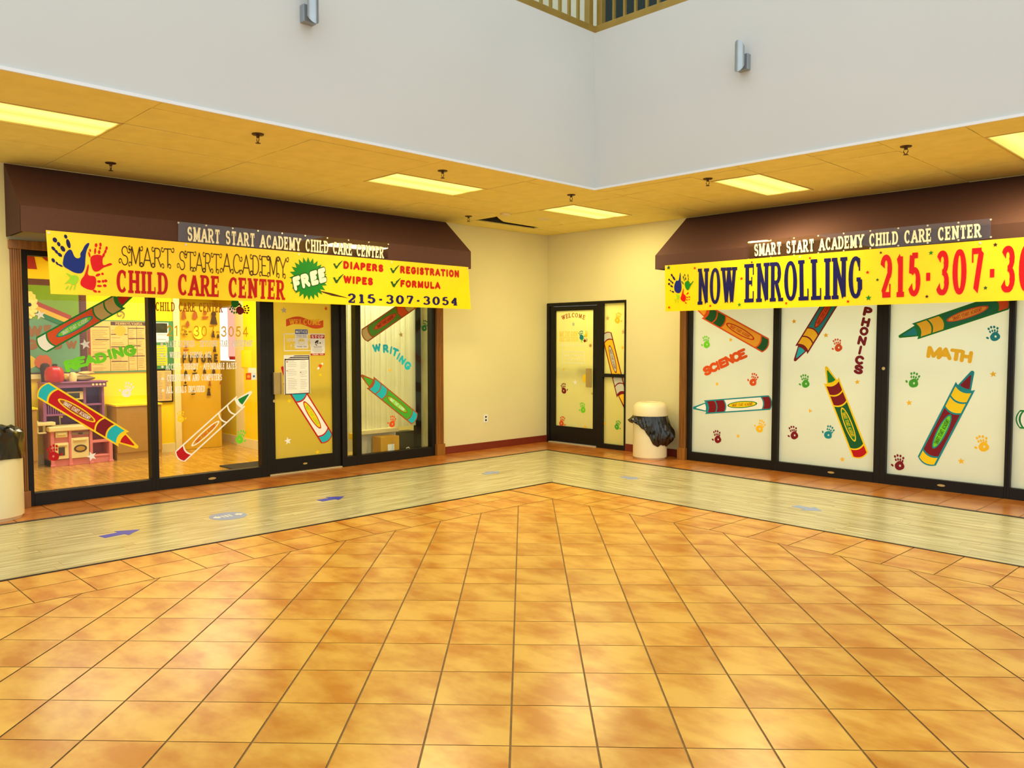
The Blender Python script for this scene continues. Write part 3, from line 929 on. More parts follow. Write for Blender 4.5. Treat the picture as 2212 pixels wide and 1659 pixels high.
tb = banner(PB_L, [(-7.246, 2.034), (-2.113, 2.037), (-2.161, 2.603), (-7.271, 2.61)], 'yellow vinyl banner with CHILD CARE CENTER on the left awning')
lines(tb, PB_L, 'curly_lettering', [('SMART', [(-6.629, 2.335), (-6.142, 2.339), (-6.138, 2.534), (-6.625, 2.522)]), ('START', [(-6.068, 2.325), (-5.645, 2.317), (-5.642, 2.516), (-6.064, 2.517)]), ('ACADEMY', [(-5.61, 2.329), (-4.875, 2.306), (-4.872, 2.532), (-5.606, 2.533)])], B_ink, 'curl', .085, .055, .2)
lines(tb, PB_L, 'red_lettering', [('CHILD CARE CENTER', [(-6.68, 2.072), (-4.898, 2.063), (-4.894, 2.279), (-6.675, 2.292)])], B_red, 'slab', .3, .13, .10)
for nm, s, q in (('diapers_lettering', 'DIAPERS', [(-4.132, 2.458), (-3.556, 2.451), (-3.555, 2.544), (-4.131, 2.552)]), ('wipes_lettering', 'WIPES', [(-4.131, 2.289), (-3.707, 2.281), (-3.706, 2.375), (-4.129, 2.382)]),
                 ('registration_lettering', 'REGISTRATION', [(-3.313, 2.451), (-2.327, 2.451), (-2.327, 2.551), (-3.312, 2.546)]), ('formula_lettering', 'FORMULA', [(-3.309, 2.28), (-2.658, 2.283), (-2.657, 2.378), (-3.308, 2.371)])):
    lines(tb, PB_L, nm, [(s, q)], B_red, 'round', .34, .30, .10)
for i in range(3):
    m_ = MB(); text(m_, PB_L, '215-307-3054', [(-4.08, 2.06), (-2.35, 2.079), (-2.349, 2.188), (-4.079, 2.172)], .004, B_navy, 'slab', .27, .15, .17, only=(4 * i, 4 * i + 4)); m_.build('phone_number', tb)
c = (-4.593, 2.316, 0.493)
m_ = MB(); m_.poly(PB_L, [(c[0] + (c[2] / 2 if i % 2 == 0 else c[2] * .38) * 1.0 * math.cos(R(90 + 180 / 24 * i)), c[1] + (c[2] / 2 if i % 2 == 0 else c[2] * .38) * math.sin(R(90 + 180 / 24 * i))) for i in range(48)], .003, B_green); m_.build('starburst', tb)
fq = [(-4.78, 2.164), (-4.356, 2.296), (-4.377, 2.463), (-4.812, 2.315)]
lines(tb, PB_L, 'free_outline', [('FREE', fq)], B_dkgreen, 'round', .32, .32, .02, .005, .14)
lines(tb, PB_L, 'free_lettering', [('FREE', fq)], B_white, 'round', .32, .32, .02, .0065)
for q in ((-4.203, 2.501, 0.109), (-3.393, 2.497, 0.116), (-4.202, 2.337, 0.124), (-3.38, 2.331, 0.131)):
    s, z, h = q; h = h / 2
    m_ = MB()
    m_.union(PB_L, [[(s - h * 1.15, z + h * .15), (s - h * .7, z + h * .25), (s - h * .4, z - h * .4), (s - h * .55, z - h * .85)], [(s - h * .6, z - h * .85), (s - h * .2, z - h * .85), (s + h * .35, z + h * .1), (s - h * .45, z - h * .3)],
        [(s - h * .1, z - h * .6), (s + h * .35, z + h * .1), (s + h * 1.25, z + h * .95), (s + h * 1.1, z + h * .95), (s + h * .1, z + h * .25)]], .004, B_dkgreen)
    m_.build('check_mark', tb)
m_ = MB(); m_.blob(PB_L, [(-7.135, 2.357), (-7.125, 2.397), (-7.094, 2.442), (-7.073, 2.453), (-7.058, 2.441), (-7.047, 2.403), (-7.033, 2.377), (-7.006, 2.372), (-6.987, 2.387), (-6.992, 2.42), (-6.967, 2.455), (-6.954, 2.489), (-6.928, 2.521), (-6.906, 2.526), (-6.913, 2.499), (-6.939, 2.444), (-6.948, 2.364), (-6.952, 2.297), (-6.972, 2.246), (-6.997, 2.233), (-7.046, 2.238), (-7.087, 2.262), (-7.143, 2.295)], .004, B_blue)
dabs(m_, PB_L, [((-7.2, 2.527, 0.046), .8, 20), ((-7.169, 2.492, 0.042), .66, 20), ((-7.136, 2.453, 0.057), .62, 28), ((-7.214, 2.448, 0.043), .6, 40), ((-7.19, 2.421, 0.039), .6, 30), ((-7.162, 2.395, 0.045), .62, 45),
                ((-7.218, 2.341, 0.041), .66, 25), ((-7.188, 2.316, 0.034), .5, 30), ((-7.161, 2.299, 0.045), .35, 62), ((-7.109, 2.566, 0.038), .72, 15), ((-7.088, 2.503, 0.085), .4, 12)], B_navy)
m_.build('blue_handprint', tb)
m_ = MB(); m_.blob(PB_L, [(-6.908, 2.385), (-6.881, 2.412), (-6.837, 2.422), (-6.806, 2.417), (-6.791, 2.402), (-6.8, 2.361), (-6.793, 2.315), (-6.731, 2.352), (-6.709, 2.343), (-6.719, 2.329), (-6.79, 2.304), (-6.829, 2.268), (-6.86, 2.257), (-6.885, 2.268), (-6.899, 2.314)], .004, B_red2)
dabs(m_, PB_L, [((-6.85, 2.508, 0.039), .6, -8), ((-6.86, 2.453, 0.06), .3, -6), ((-6.811, 2.518, 0.037), .6, 0), ((-6.816, 2.484, 0.031), .62, -10), ((-6.825, 2.446, 0.038), .6, -10), ((-6.758, 2.488, 0.035), .62, -12), ((-6.77, 2.454, 0.041), .5, -20), ((-6.787, 2.419, 0.047), .45, -20),
                ((-6.904, 2.455, 0.029), .6, 0), ((-6.912, 2.416, 0.054), .3, 12)], B_red2)
m_.build('red_handprint', tb)
m_ = MB(); m_.blob(PB_L, [(-6.964, 2.21), (-6.947, 2.258), (-6.93, 2.318), (-6.921, 2.329), (-6.919, 2.293), (-6.934, 2.232), (-6.917, 2.216), (-6.871, 2.219), (-6.856, 2.183), (-6.864, 2.122), (-6.883, 2.084), (-6.921, 2.085), (-6.976, 2.107), (-7.001, 2.135), (-6.989, 2.182)], .004, B_red2)
dabs(m_, PB_L, [((-6.842, 2.229, 0.047), .5, -62), ((-6.801, 2.242, 0.023), 1, 0), ((-6.834, 2.168, 0.025), 1.3, 0), ((-6.799, 2.172, 0.027), .8, 0), ((-6.774, 2.177, 0.027), 1.1, 0), ((-6.832, 2.126, 0.02), 2.2, 0), ((-6.783, 2.131, 0.026), 1.3, 0), ((-6.872, 2.075, 0.023), 1.7, -25), ((-6.835, 2.072, 0.019), 1.3, 0)], B_red2)
m_.build('sideways_handprint', tb)
m_ = MB(); m_.blob(PB_L, [(-7.07, 2.211), (-7.034, 2.218), (-7.01, 2.201), (-7.012, 2.168), (-7.033, 2.13), (-7.067, 2.122), (-7.087, 2.144), (-7.114, 2.136), (-7.139, 2.123), (-7.108, 2.156), (-7.077, 2.191), (-7.112, 2.221), (-7.118, 2.233), (-7.094, 2.228)], .004, B_lime)
dabs(m_, PB_L, [((-7.11, 2.097, 0.046), .3, -35), ((-7.079, 2.099, 0.059), .2, -25), ((-7.046, 2.103, 0.059), .2, -18)], B_lime)
m_.build('lime_handprint', tb)
m_ = MB(); m_.poly(PB_L, [(-4.458, 2.186), (-4.287, 2.162), (-4.055, 2.115), (-4.287, 2.135), (-4.404, 2.164)], .0035, B_ink); m_.build('fold_shade', tb)  # shade of a drooping pucker in the vinyl, painted as a flat dark sliver

tr_ = banner(PB_R, [(2.766, 1.984), (10.0, (5.511, 1.982)[1]), (10.0, (5.498, 2.564)[1]), (2.759, 2.57)], 'yellow vinyl banner with NOW ENROLLING on the right awning')
lines(tr_, PB_R, 'navy_lettering', [('NOW', [(3.255, 2.053), (3.777, 2.058), (3.77, 2.486), (3.248, 2.499)]), ('ENROLLING', [(3.889, 2.06), (5.279, 2.058), (5.268, 2.506), (3.882, 2.511)])], B_navy, 'slab', .32, .10, .10)
q = [(5.449, 2.055), (6.424, 2.066), (6.412, 2.499), (5.439, 2.5)]
for i in range(3):
    m_ = MB(); text(m_, PB_R, '215-307-3054', [q[0], (q[0][0] + (q[1][0] - q[0][0]) * 1.744, q[1][1]), (q[0][0] + (q[1][0] - q[0][0]) * 1.744, q[2][1]), q[3]], .004, B_red2, 'slab', .34, .13, .16, only=(4 * i, 4 * i + 4)); m_.build('phone_number', tr_)
m_ = MB(); m_.blob(PB_R, [(2.929, 2.377), (2.969, 2.358), (2.987, 2.467), (2.996, 2.469), (2.999, 2.356), (3.013, 2.289), (3.003, 2.224), (2.964, 2.205), (2.911, 2.228), (2.897, 2.295)], .004, B_blue)
dabs(m_, PB_R, [((2.866, 2.441, 0.04), .6, 30), ((2.896, 2.401, 0.067), .4, 35), ((2.827, 2.385, 0.031), .8, 20), ((2.854, 2.364, 0.031), .6, 20), ((2.878, 2.345, 0.031), .7, 20), ((2.825, 2.332, 0.032), .9, 10), ((2.863, 2.302, 0.044), .5, 60), ((2.847, 2.247, 0.022), .6, 20), ((2.882, 2.231, 0.038), .5, 70)], B_navy)
m_.build('blue_handprint', tr_)
m_ = MB(); m_.blob(PB_R, [(3.051, 2.332), (3.092, 2.362), (3.124, 2.35), (3.134, 2.311), (3.182, 2.357), (3.189, 2.348), (3.144, 2.294), (3.119, 2.246), (3.094, 2.236), (3.065, 2.276)], .004, B_green)
dabs(m_, PB_R, [((3.037, 2.404, 0.039), .4, 10), ((3.048, 2.37, 0.033), .3, 8), ((3.056, 2.43, 0.032), .5, 0), ((3.069, 2.385, 0.039), .4, 5), ((3.104, 2.422, 0.044), .25, 5), ((3.109, 2.378, 0.044), .25, 0), ((3.025, 2.338, 0.055), .25, 35)], B_dkgreen)
m_.build('green_handprint', tr_)
m_ = MB(); m_.blob(PB_R, [(3.01, 2.179), (3.035, 2.266), (3.044, 2.26), (3.036, 2.195), (3.069, 2.182), (3.082, 2.143), (3.063, 2.095), (3.031, 2.101), (2.991, 2.136)], .004, B_red2)
dabs(m_, PB_R, [((3.101, 2.2, 0.044), .4, -55), ((3.095, 2.152, 0.017), 1.3, 0), ((3.127, 2.155, 0.018), 1.3, 0), ((3.093, 2.121, 0.014), 1.8, 0), ((3.127, 2.124, 0.015), 1.2, 0), ((3.076, 2.083, 0.015), 2, -20)], B_red2)
m_.build('red_handprint', tr_)
m_ = MB(); m_.blob(PB_R, [(2.916, 2.2), (2.978, 2.192), (2.981, 2.153), (2.959, 2.126), (2.936, 2.132), (2.945, 2.171)], .004, B_lime)
dabs(m_, PB_R, [((2.91, 2.13, 0.04), .2, -30), ((2.926, 2.111, 0.051), .2, -20), ((2.959, 2.104, 0.049), .16, -10)], B_lime)
m_.build('lime_handprint', tr_)
for k, (q, m) in enumerate((((2.817, 2.54, 0.056), B_dkgreen), ((3.199, 2.509, 0.038), B_red2), ((2.823, 2.034, 0.039), B_red2), ((3.43, 2.035, 0.037), B_red2), ((3.818, 2.037, 0.048), B_green), ((3.84, 2.345, 0.04), B_red2), ((3.97, 2.529, 0.031), B_dkstar),
        ((4.409, 2.035, 0.034), B_red2), ((4.684, 2.524, 0.034), B_red2), ((5.12, 2.029, 0.036), B_red2), ((5.32, 2.328, 0.039), B_red2), ((5.422, 2.244, 0.035), B_dkgreen), ((5.335, 2.059, 0.061), B_green), ((5.45, 2.524, 0.032), B_dkstar),
        ((5.911, 2.051, 0.037), B_dkstar), ((5.936, 2.485, 0.047), B_green), ((6.433, 2.113, 0.039), B_dkgreen), ((6.508, 2.517, 0.042), B_dkstar))):
    m_ = MB(); m_.poly(PB_R, star_pts(q[:2], q[2] * .55), .004, m); m_.build('printed_star', tr_)

# ================================================================ VINYL DECALS ON THE GLASS
V = lambda name, rgb: fixed('vinyl ' + name, rgb, .4)
v_white = V('white', (246, 246, 240)); v_pale = V('pale', (206, 206, 186)); v_yellow = V('yellow', (255, 214, 20)); v_amber = V('amber', (252, 196, 36)); v_orange = V('orange', (226, 84, 24))
v_red = V('red', (192, 10, 22)); v_wine = V('wine', (126, 12, 30)); v_green = V('green', (14, 128, 48)); v_dgreen = V('dark green', (16, 92, 48)); v_lime = V('lime', (116, 216, 36)); v_leaf = V('leaf', (72, 170, 50))
v_teal = V('teal', (18, 140, 150)); v_cyan = V('cyan', (28, 186, 204)); v_tan = V('tan', (204, 180, 112)); v_brown = V('brown', (164, 84, 36)); v_gold = V('gold', (196, 132, 26)); v_black = V('black', (26, 22, 22)); v_peach = V('peach', (246, 170, 50))
v_oliv = V('olive green', (84, 146, 40))

def crayon(pl, butt, tip, wpts, col, label, hollow=False, short=False):
    """col: outline, body, butt band, band a, band b, tip, oval ring, oval fill, lettering"""
    bx, bz = butt; dx, dz = tip[0] - bx, tip[1] - bz
    L = math.hypot(dx, dz); ux, uz = dx / L, dz / L; nx, nz = -uz, ux
    hw = abs((wpts[1][0] - wpts[0][0]) * nx + (wpts[1][1] - wpts[0][1]) * nz) / 2
    P_ = lambda t, y: (bx + ux * t * L + nx * y * hw, bz + uz * t * L + nz * y * hw)
    bul = .42 * hw / L
    th = .12                                        # outline thickness in half widths
    def region(t0, t1, y=1, b0=1, b1=1, n=10):
        ys = [-y + 2 * y * i / n for i in range(n + 1)]
        return [P_(t0 - b0 * bul * (1 - (v / 1) ** 2), v) for v in ys] + [P_(t1 - b1 * bul * (1 - v ** 2), v) for v in reversed(ys)]
    tl = th * hw / L
    mid = P_(.5, 0)
    out, body, bb, ba, bc, tp, ring, ov, let = col
    cone = lambda y0, te, r: [P_(.80, -y0 * 1.05)] + [P_(te + r * hw / L * (math.cos(a) - 1), r * math.sin(a)) for a in [R(-80 + 20 * k) for k in range(9)]] + [P_(.80, y0 * 1.05)]
    root = MB()
    if hollow:
        for y0, y1 in ((-1, -1 + 1.6 * th), (1 - 1.6 * th, 1)):
            root.slab(pl, [P_(.03, y0), P_(.845, y0), P_(.845, y1), P_(.03, y1)], 0, .0010, out)
        root.slab(pl, region(bul, .14), 0, .0012, out)
        for a in (.60, .72, .83): root.slab(pl, region(a - tl * .9, a + tl * .9), 0, .0012, out)
        root.slab(pl, cone(.72, 1, .2), 0, .0015, out)
    else:
        root.slab(pl, region(bul, .845), 0, .0012, out)
        root.slab(pl, cone(.72, 1, .2), 0, .0010, out)
    o = root.build('crayon_decal', None, loc=pl(*mid, 0))
    tag(o, label, 'decal', 'crayon decals on the shop windows')
    def part(name, pts, m, off):
        m_ = MB(); m_.poly(pl, pts, off, m); return m_.build(name, o)
    iy = 1 - 1.5 * th
    part('butt_band', region(bul + tl * 1.2, .125, iy), bb, .0018)
    if not hollow:
        part('barrel', region(.125 + tl * 1.6, .60 - tl * .8, iy), body, .0018)
        part('collar_band', region(.60 + tl * .8, .715 - tl * .8, iy), ba, .0018)
        part('collar_band', region(.715 + tl * .8, .83 - tl * 1.2, iy), bc, .0018)
    part('tip', [P_(.845 - bul * (1 - v * v) + tl * 1.5, v) for v in [-.5 + .125 * k for k in range(9)]] + [P_(.955, .06), P_(.955, -.06)], tp, .0018)
    # oval badge, lettering reads upright
    c0 = .36
    el = lambda a, b: [P_(c0 + a * math.cos(t), b * math.sin(t)) for t in [2 * math.pi * k / 28 for k in range(28)]]
    if hollow:
        m_ = MB(); e0, e1_ = el(.185, .46), el(.165, .3)
        for k in range(28): m_.face([pl(*e0[k], .0018), pl(*e0[(k + 1) % 28], .0018), pl(*e1_[(k + 1) % 28], .0018), pl(*e1_[k], .0018)], ring)
        bd = m_.build('oval_badge', o)
    else:
        m_ = MB(); m_.poly(pl, el(.185, .48), .0024, ring); m_.poly(pl, el(.168, .36), .003, ov); bd = m_.build('oval_badge', o)
    m_ = MB()
    d = 1 if (dx > 0 or (abs(dx) < .05 and dz < 0)) else -1
    a, b = (c0 - .13, c0 + .13) if d > 0 else (c0 + .13, c0 - .13)
    h = .2
    text(m_, pl, 'SMART START ACADEMY', [P_(a, -h * d), P_(b, -h * d), P_(b, h * d), P_(a, h * d)], .0036, let, 'slab', .2, .14, .12)
    m_.build('lettering', bd)
    return o

_hands = [0]
def hand(pl, q, m, label, rot=0, flip=1, cat='decal', group='handprint decals on the shop glass', hole=True):
    s, z, h = q
    _hands[0] += 1
    d0 = .0008 + .0007 * (_hands[0] % 4)
    cs, sn = math.cos(R(rot)), math.sin(R(rot))
    T = lambda x, y: (s + (x * flip * cs - y * sn) * h, z + (x * flip * sn + y * cs) * h)
    mb = MB(); n = 18
    rad = [.30, .28, .29, .31, .32, .30, .28, .27, .29, .29, .30, .31, .31, .30, .29, .28, .30, .30]
    out = [T(.04 + rad[k] * math.cos(2 * math.pi * k / n), -.22 + rad[k] * .98 * math.sin(2 * math.pi * k / n)) for k in range(n)]
    inn = [T(.07 + .06 * math.cos(2 * math.pi * k / n), -.22 + .075 * math.sin(2 * math.pi * k / n)) for k in range(n)]
    for k in range(n):
        e = (k + 1) % n
        if hole: mb.face([pl(*out[k], d0), pl(*out[e], d0), pl(*inn[e], d0), pl(*inn[k], d0)], m)
    if not hole: mb.poly(pl, out, d0, m)
    def dab(x, y, rx, ry, a):
        ca, sa = math.cos(R(a)), math.sin(R(a))
        mb.poly(pl, [T(x + rx * math.cos(t) * ca - ry * math.sin(t) * sa, y + rx * math.cos(t) * sa + ry * math.sin(t) * ca) for t in [2 * math.pi * k / 12 for k in range(12)]], d0 + .0003, m)
    for x, y0, y1, lean in ((-.17, .13, .36, 10), (-.03, .16, .43, 4), (.11, .15, .40, -4), (.24, .06, .27, -14)):
        dab(x, y0 + .02, .055, .088, lean); dab(x - math.sin(R(lean)) * (y1 - y0), y1, .066, .088, lean)
    dab(-.40, -.2, .065, .10, 40)
    return tag(mb.build('handprint_decal'), label, cat, group)

def star(pl, q, m, label, rot=8, n=5):
    mb = MB(); mb.slab(pl, star_pts(q[:2], q[2] * .5, rot, n), 0, .0012, m)
    return tag(mb.build('star_decal'), label, 'decal', 'star decals on the shop glass')

def word(pl, name, letters, m, label, group='word decals on the shop windows', off=.0015):
    mb = MB()
    for k, (ch, q, wd, rot) in enumerate(letters): letter_at(mb, pl, ch, q[:2], q[2] * 1.18, q[2] * wd * 1.3, rot, off + .0003 * (k % 2), m, 'round', .31, .29)
    return tag(mb.build(name), label, 'decal', group)

# --- left shop front, first window
L_, R_, D_ = PLANE_L, PLANE_R, PLANE_D
crayon(L_, (-7.207, 1.549), (-6.288, 2.108), [(-7.233, 1.639), (-7.128, 1.498)], (v_green, v_orange, v_white, v_tan, v_tan, v_red, v_teal, v_lime, v_white), 'orange crayon decal with white butt and green outline above the word READING')
crayon(L_, (-7.207, 1.147), (-6.295, 0.474), [(-7.136, 1.212), (-7.261, 1.074)], (v_yellow, v_red, v_cyan, v_wine, v_cyan, v_red, v_yellow, v_brown, v_white), 'red crayon decal with yellow outline in front of the toy kitchen')
star(L_, (-7.183, 1.86, 0.104), v_white, 'white star decal beside the paper rainbow at the left window edge', 12)
star(L_, (-6.784, 1.572, 0.108), v_white, 'white star decal over the R of READING below the orange crayon', 12)
star(L_, (-6.754, 0.429, 0.103), v_white, 'white star decal low over the toy kitchen plinth', 18)
word(L_, 'word_decal', [(ch, q, 1.0 if ch != 'I' else .42, 14) for ch, q in zip('READING', ((-6.921, 1.36, 0.101), (-6.833, 1.393, 0.091), (-6.742, 1.412, 0.09), (-6.638, 1.435, 0.093), (-6.553, 1.468, 0.093), (-6.474, 1.484, 0.097), (-6.354, 1.504, 0.106)))], v_lime, 'lime green word READING on the left window')
hand(L_, (-6.391, 1.097, 0.162), v_white, 'white handprint decal on the left window against the yellow wall', -22)
hand(L_, (-7.098, 0.5, 0.161), v_red, 'red handprint decal low on the left window over the toy kitchen', 8, -1)
# --- second window
crayon(L_, (-5.879, 0.316), (-5.002, 1.017), [(-5.919, 0.4), (-5.742, 0.33)], (v_white, v_white, v_red, v_white, v_white, v_green, v_white, v_white, v_red), 'white outline crayon decal with green tip and red butt', hollow=True)
hand(L_, (-5.835, 0.777, 0.126), v_yellow, 'yellow handprint decal beside the white door trim in the second window', 0, -1)
hand(L_, (-5.145, 0.495, 0.159), v_lime, 'lime handprint decal by the corner of the inner baseboards', -20, -1)
items = (('STATE LICENSED - KEYSTONE STARS PARTICIPANT', [(-5.988, 1.539), (-4.982, 1.541), (-4.98, 1.616), (-5.987, 1.609)]), ('6 WEEKS TO SCHOOL AGE', [(-5.986, 1.421), (-5.478, 1.418), (-5.477, 1.487), (-5.985, 1.486)]),
    ('ACCEPTS SUBSIDY - AFFORDABLE RATES', [(-5.987, 1.291), (-5.182, 1.283), (-5.181, 1.356), (-5.986, 1.361)]), ('CURRICULUM AND COMPUTERS', [(-5.977, 1.166), (-5.36, 1.158), (-5.359, 1.232), (-5.975, 1.242)]), ('ALL MEALS INCLUDED', [(-5.986, 1.038), (-5.559, 1.034), (-5.557, 1.106), (-5.985, 1.114)]))
t = thing('lettering_decal', L_(-5.7, 1.2, .001), 'white bullet list of services on the second window', 'decal')
for s, q in items:
    mb = MB(); text(mb, L_, s, q, .001, v_white, 'slab', .3, .15, .12); mb.build('text_line', t)
for q in [(-6.023, 1.572, 0.029), (-6.023, 1.449, 0.029), (-6.022, 1.326, 0.029), (-6.022, 1.197, 0.029), (-6.022, 1.071, 0.03)]:
    mb = MB(); mb.poly(L_, ellipse(q[:2], q[2] / 2, q[2] / 2), .001, v_white); mb.build('bullet', t)
mb = MB(); text(mb, L_, 'CHILD CARE CENTER', [(-6.083, 1.925), (-5.338, 1.927), (-5.336, 2.035), (-6.081, 2.022)], .001, v_gold, 'slab', .28, .14, .12)
tag(mb.build('lettering_decal'), 'dull gold CHILD CARE CENTER lettering at the top of the second window', 'decal')
mb = MB(); text(mb, L_, '215-307-3054', [(-5.973, 1.657), (-5.033, 1.653), (-5.031, 1.772), (-5.97, 1.776)], .001, V('honey', (250, 190, 20)), 'round', .13, .13, .2)
tag(mb.build('lettering_decal'), 'amber phone number on the second window above the bullet list', 'decal')
hand(L_, (-5.191, 1.998, 0.161), v_green, 'green handprint decal upside down at the top of the second window', 165, 1, hole=False)
hand(L_, (-5.095, 1.969, 0.162), v_wine, 'wine red handprint decal lying sideways at the top of the second window', -80, 1, hole=False)
def sticker(pl, q, m, name, label, parts=(), cat='sticker', o=.001):
    (a, b), (c, d) = q
    t = MB(); t.slab(pl, [(a, min(b, d)), (c, min(b, d)), (c, max(b, d)), (a, max(b, d))], o - .001, o, m)
    r = tag(t.build(name), label, cat)
    for nm, mm, pts in parts:
        t = MB()
        for p_ in pts: t.poly(pl, p_, o + .0006, mm)
        t.build(nm, r)
    return r
def rect(a, b, c, d): return [(a, c), (b, c), (b, d), (a, d)]
ra, rb = [(-5.072, 1.154), (-5.006, 1.232)]
sticker(L_, (ra, rb), v_orange, 'card_sticker', 'small orange payment sticker at the right edge of the second window', (('emblem', v_peach, [ellipse(((ra[0] + rb[0]) / 2, (ra[1] + rb[1]) / 2), .02, .018)]),))
ra, rb = [(-5.004, 1.152), (-4.941, 1.234)]
sticker(L_, (ra, rb), v_white, 'card_sticker', 'small white and blue payment sticker beside the orange one', (('emblem', V('card blue', (40, 90, 170)), [rect(ra[0] + .02, rb[0] - .02, ra[1] + .03, rb[1] - .03)]),))
# --- entrance door
star(L_, (-4.575, 1.974, 0.087), v_pale, 'pale star decal at the upper left of the entrance door glass')
star(L_, (-3.996, 2.011, 0.058), v_orange, 'faint orange star decal at the upper right of the entrance door glass')
ws = [(-4.547, 1.76), (-4.037, 1.766)]; wz = (-4.473, 1.754)[1], (-4.471, 1.92)[1]
mb = MB(); n = 24; s0, s1 = ws[0][0], ws[1][0]; zm = (wz[0] + wz[1]) / 2; hh = abs(wz[1] - wz[0]) / 2
up = [(s0 + (s1 - s0) * k / n, zm + hh * .45 + hh * .35 * math.sin(2 * math.pi * k / n - .3)) for k in range(n + 1)]
dn = [(s0 + (s1 - s0) * k / n, zm - hh * .6 + hh * .35 * math.sin(2 * math.pi * k / n - .3)) for k in range(n + 1)]
mb.slab(L_, dn + up[::-1], 0, .001, v_orange)
r = tag(mb.build('ribbon_decal'), 'orange wavy ribbon decal reading WELCOME on the entrance door', 'decal')
mb = MB(); text(mb, L_, 'WELCOME', [(-4.506, 1.803), (-4.075, 1.805), (-4.074, 1.877), (-4.504, 1.868)], .0016, V('ribbon yellow', (255, 186, 30)), 'slab', .26, .14, .14); mb.build('lettering', r)
a, b = [(-4.581, 1.482), (-4.019, 1.697)]
mb = MB()
mb.union(L_, [rect(a[0], b[0], a[1], a[1] + .012), rect(a[0], b[0], b[1] - .012, b[1]), rect(a[0], a[0] + .011, a[1], b[1]), rect(b[0] - .011, b[0], a[1], b[1])], .001, v_white)
text(mb, L_, 'HOURS OF OPERATION', [(-4.542, 1.598), (-4.052, 1.598), (-4.051, 1.638), (-4.542, 1.637)], .001, v_white, 'slab', .24, .14, .12)
text(mb, L_, '6.30 AM - 6.00 PM', [(-4.493, 1.532), (-4.107, 1.53), (-4.106, 1.572), (-4.492, 1.573)], .001, v_white, 'slab', .24, .14, .14)
tag(mb.build('lettering_decal'), 'white framed hours of operation decal on the entrance door', 'decal')
M_paper = fixed('white paper', (244, 242, 236), .6); M_ink = fixed('grey print', (150, 146, 150), .7); M_ink2 = fixed('dark print', (50, 34, 46), .7)
def notice(pl, q, label, deco, o=.004):
    a, b = q
    t = MB(); t.slab(pl, rect(a[0], b[0], a[1], b[1]), o - .003, o, M_paper)
    r = tag(t.build('notice_sign'), label, 'sign')
    deco(r, a, b, pl, o + .0008)
    return r
def put(r, name, pl, o, m, polys):
    t = MB()
    t.union(pl, polys, o, m)
    return t.build(name, r)
def deco_mask(r, a, b, pl, o):
    w_, h_ = b[0] - a[0], b[1] - a[1]; X = lambda u: a[0] + w_ * u; Z = lambda v: a[1] + h_ * v
    put(r, 'header', pl, o, V('notice blue', (36, 70, 140)), [rect(X(.02), X(.98), Z(.75), Z(.985))])
    t = MB(); text(t, pl, 'NOTICE', [(X(.06), Z(.79)), (X(.94), Z(.79)), (X(.94), Z(.94)), (X(.06), Z(.94))], o + .0006, M_paper, 'round', .24, .2, .12); t.build('heading', r)
    t = MB(); text(t, pl, 'PLEASE WEAR', [(X(.12), Z(.655)), (X(.88), Z(.655)), (X(.88), Z(.70)), (X(.12), Z(.70))], o, M_ink2, 'round', .2, .18, .2); text(t, pl, 'A FACE MASK', [(X(.12), Z(.575)), (X(.88), Z(.575)), (X(.88), Z(.62)), (X(.12), Z(.62))], o, M_ink2, 'round', .2, .18, .2)
    text(t, pl, 'THANK YOU', [(X(.12), Z(.07)), (X(.88), Z(.07)), (X(.88), Z(.13)), (X(.12), Z(.13))], o, M_ink2, 'round', .2, .18, .2); t.build('lettering', r)
    put(r, 'masked_face', pl, o, V('face yellow', (240, 226, 120)), [ellipse((X(.5), Z(.36)), w_ * .25, h_ * .17)])
    put(r, 'face_mask', pl, o + .0006, M_paper, [[(X(.27), Z(.38)), (X(.36), Z(.24)), (X(.5), Z(.2)), (X(.64), Z(.24)), (X(.73), Z(.38)), (X(.5), Z(.35))]])
    put(r, 'eyes', pl, o + .0006, v_gold, [rect(X(.36), X(.45), Z(.41), Z(.43)), rect(X(.55), X(.64), Z(.41), Z(.43))])
notice(L_, [(-4.434, 1.513), (-4.257, 1.749)], 'white NOTICE sign with blue heading and masked face on the entrance door', deco_mask)
def deco_stop(r, a, b, pl, o):
    w_, h_ = b[0] - a[0], b[1] - a[1]; X = lambda u: a[0] + w_ * u; Z = lambda v: a[1] + h_ * v
    put(r, 'header', pl, o, v_red, [rect(X(0), X(1), Z(.82), Z(1))]); put(r, 'footer', pl, o, v_red, [rect(X(0), X(1), Z(0), Z(.1))])
    t = MB(); text(t, pl, 'STOP', [(X(.06), Z(.84)), (X(.94), Z(.84)), (X(.94), Z(.97)), (X(.06), Z(.97))], o + .0006, M_paper, 'slab', .26, .16, .18)
    text(t, pl, 'THANK YOU', [(X(.1), Z(.02)), (X(.9), Z(.02)), (X(.9), Z(.08)), (X(.1), Z(.08))], o + .0006, M_paper, 'slab', .26, .18, .16); t.build('lettering', r)
    put(r, 'head_drawing', pl, o, v_black, [ellipse((X(.45), Z(.68)), w_ * .13, h_ * .045, 20), ellipse((X(.36), Z(.62)), w_ * .05, h_ * .05), ellipse((X(.5), Z(.6)), w_ * .06, h_ * .03), ellipse((X(.68), Z(.6)), w_ * .05, h_ * .035), ellipse((X(.4), Z(.51)), w_ * .08, h_ * .022, -20)])
    put(r, 'text_rows', pl, o, M_ink, [rect(X(.2), X(.8), Z(.42), Z(.44)), rect(X(.22), X(.78), Z(.36), Z(.38)), rect(X(.14), X(.86), Z(.29), Z(.303)), rect(X(.14), X(.86), Z(.23), Z(.243)), rect(X(.2), X(.8), Z(.165), Z(.18))])
notice(L_, [(-4.221, 1.427), (-4.025, 1.683)], 'white and red STOP sign on the entrance door', deco_stop)
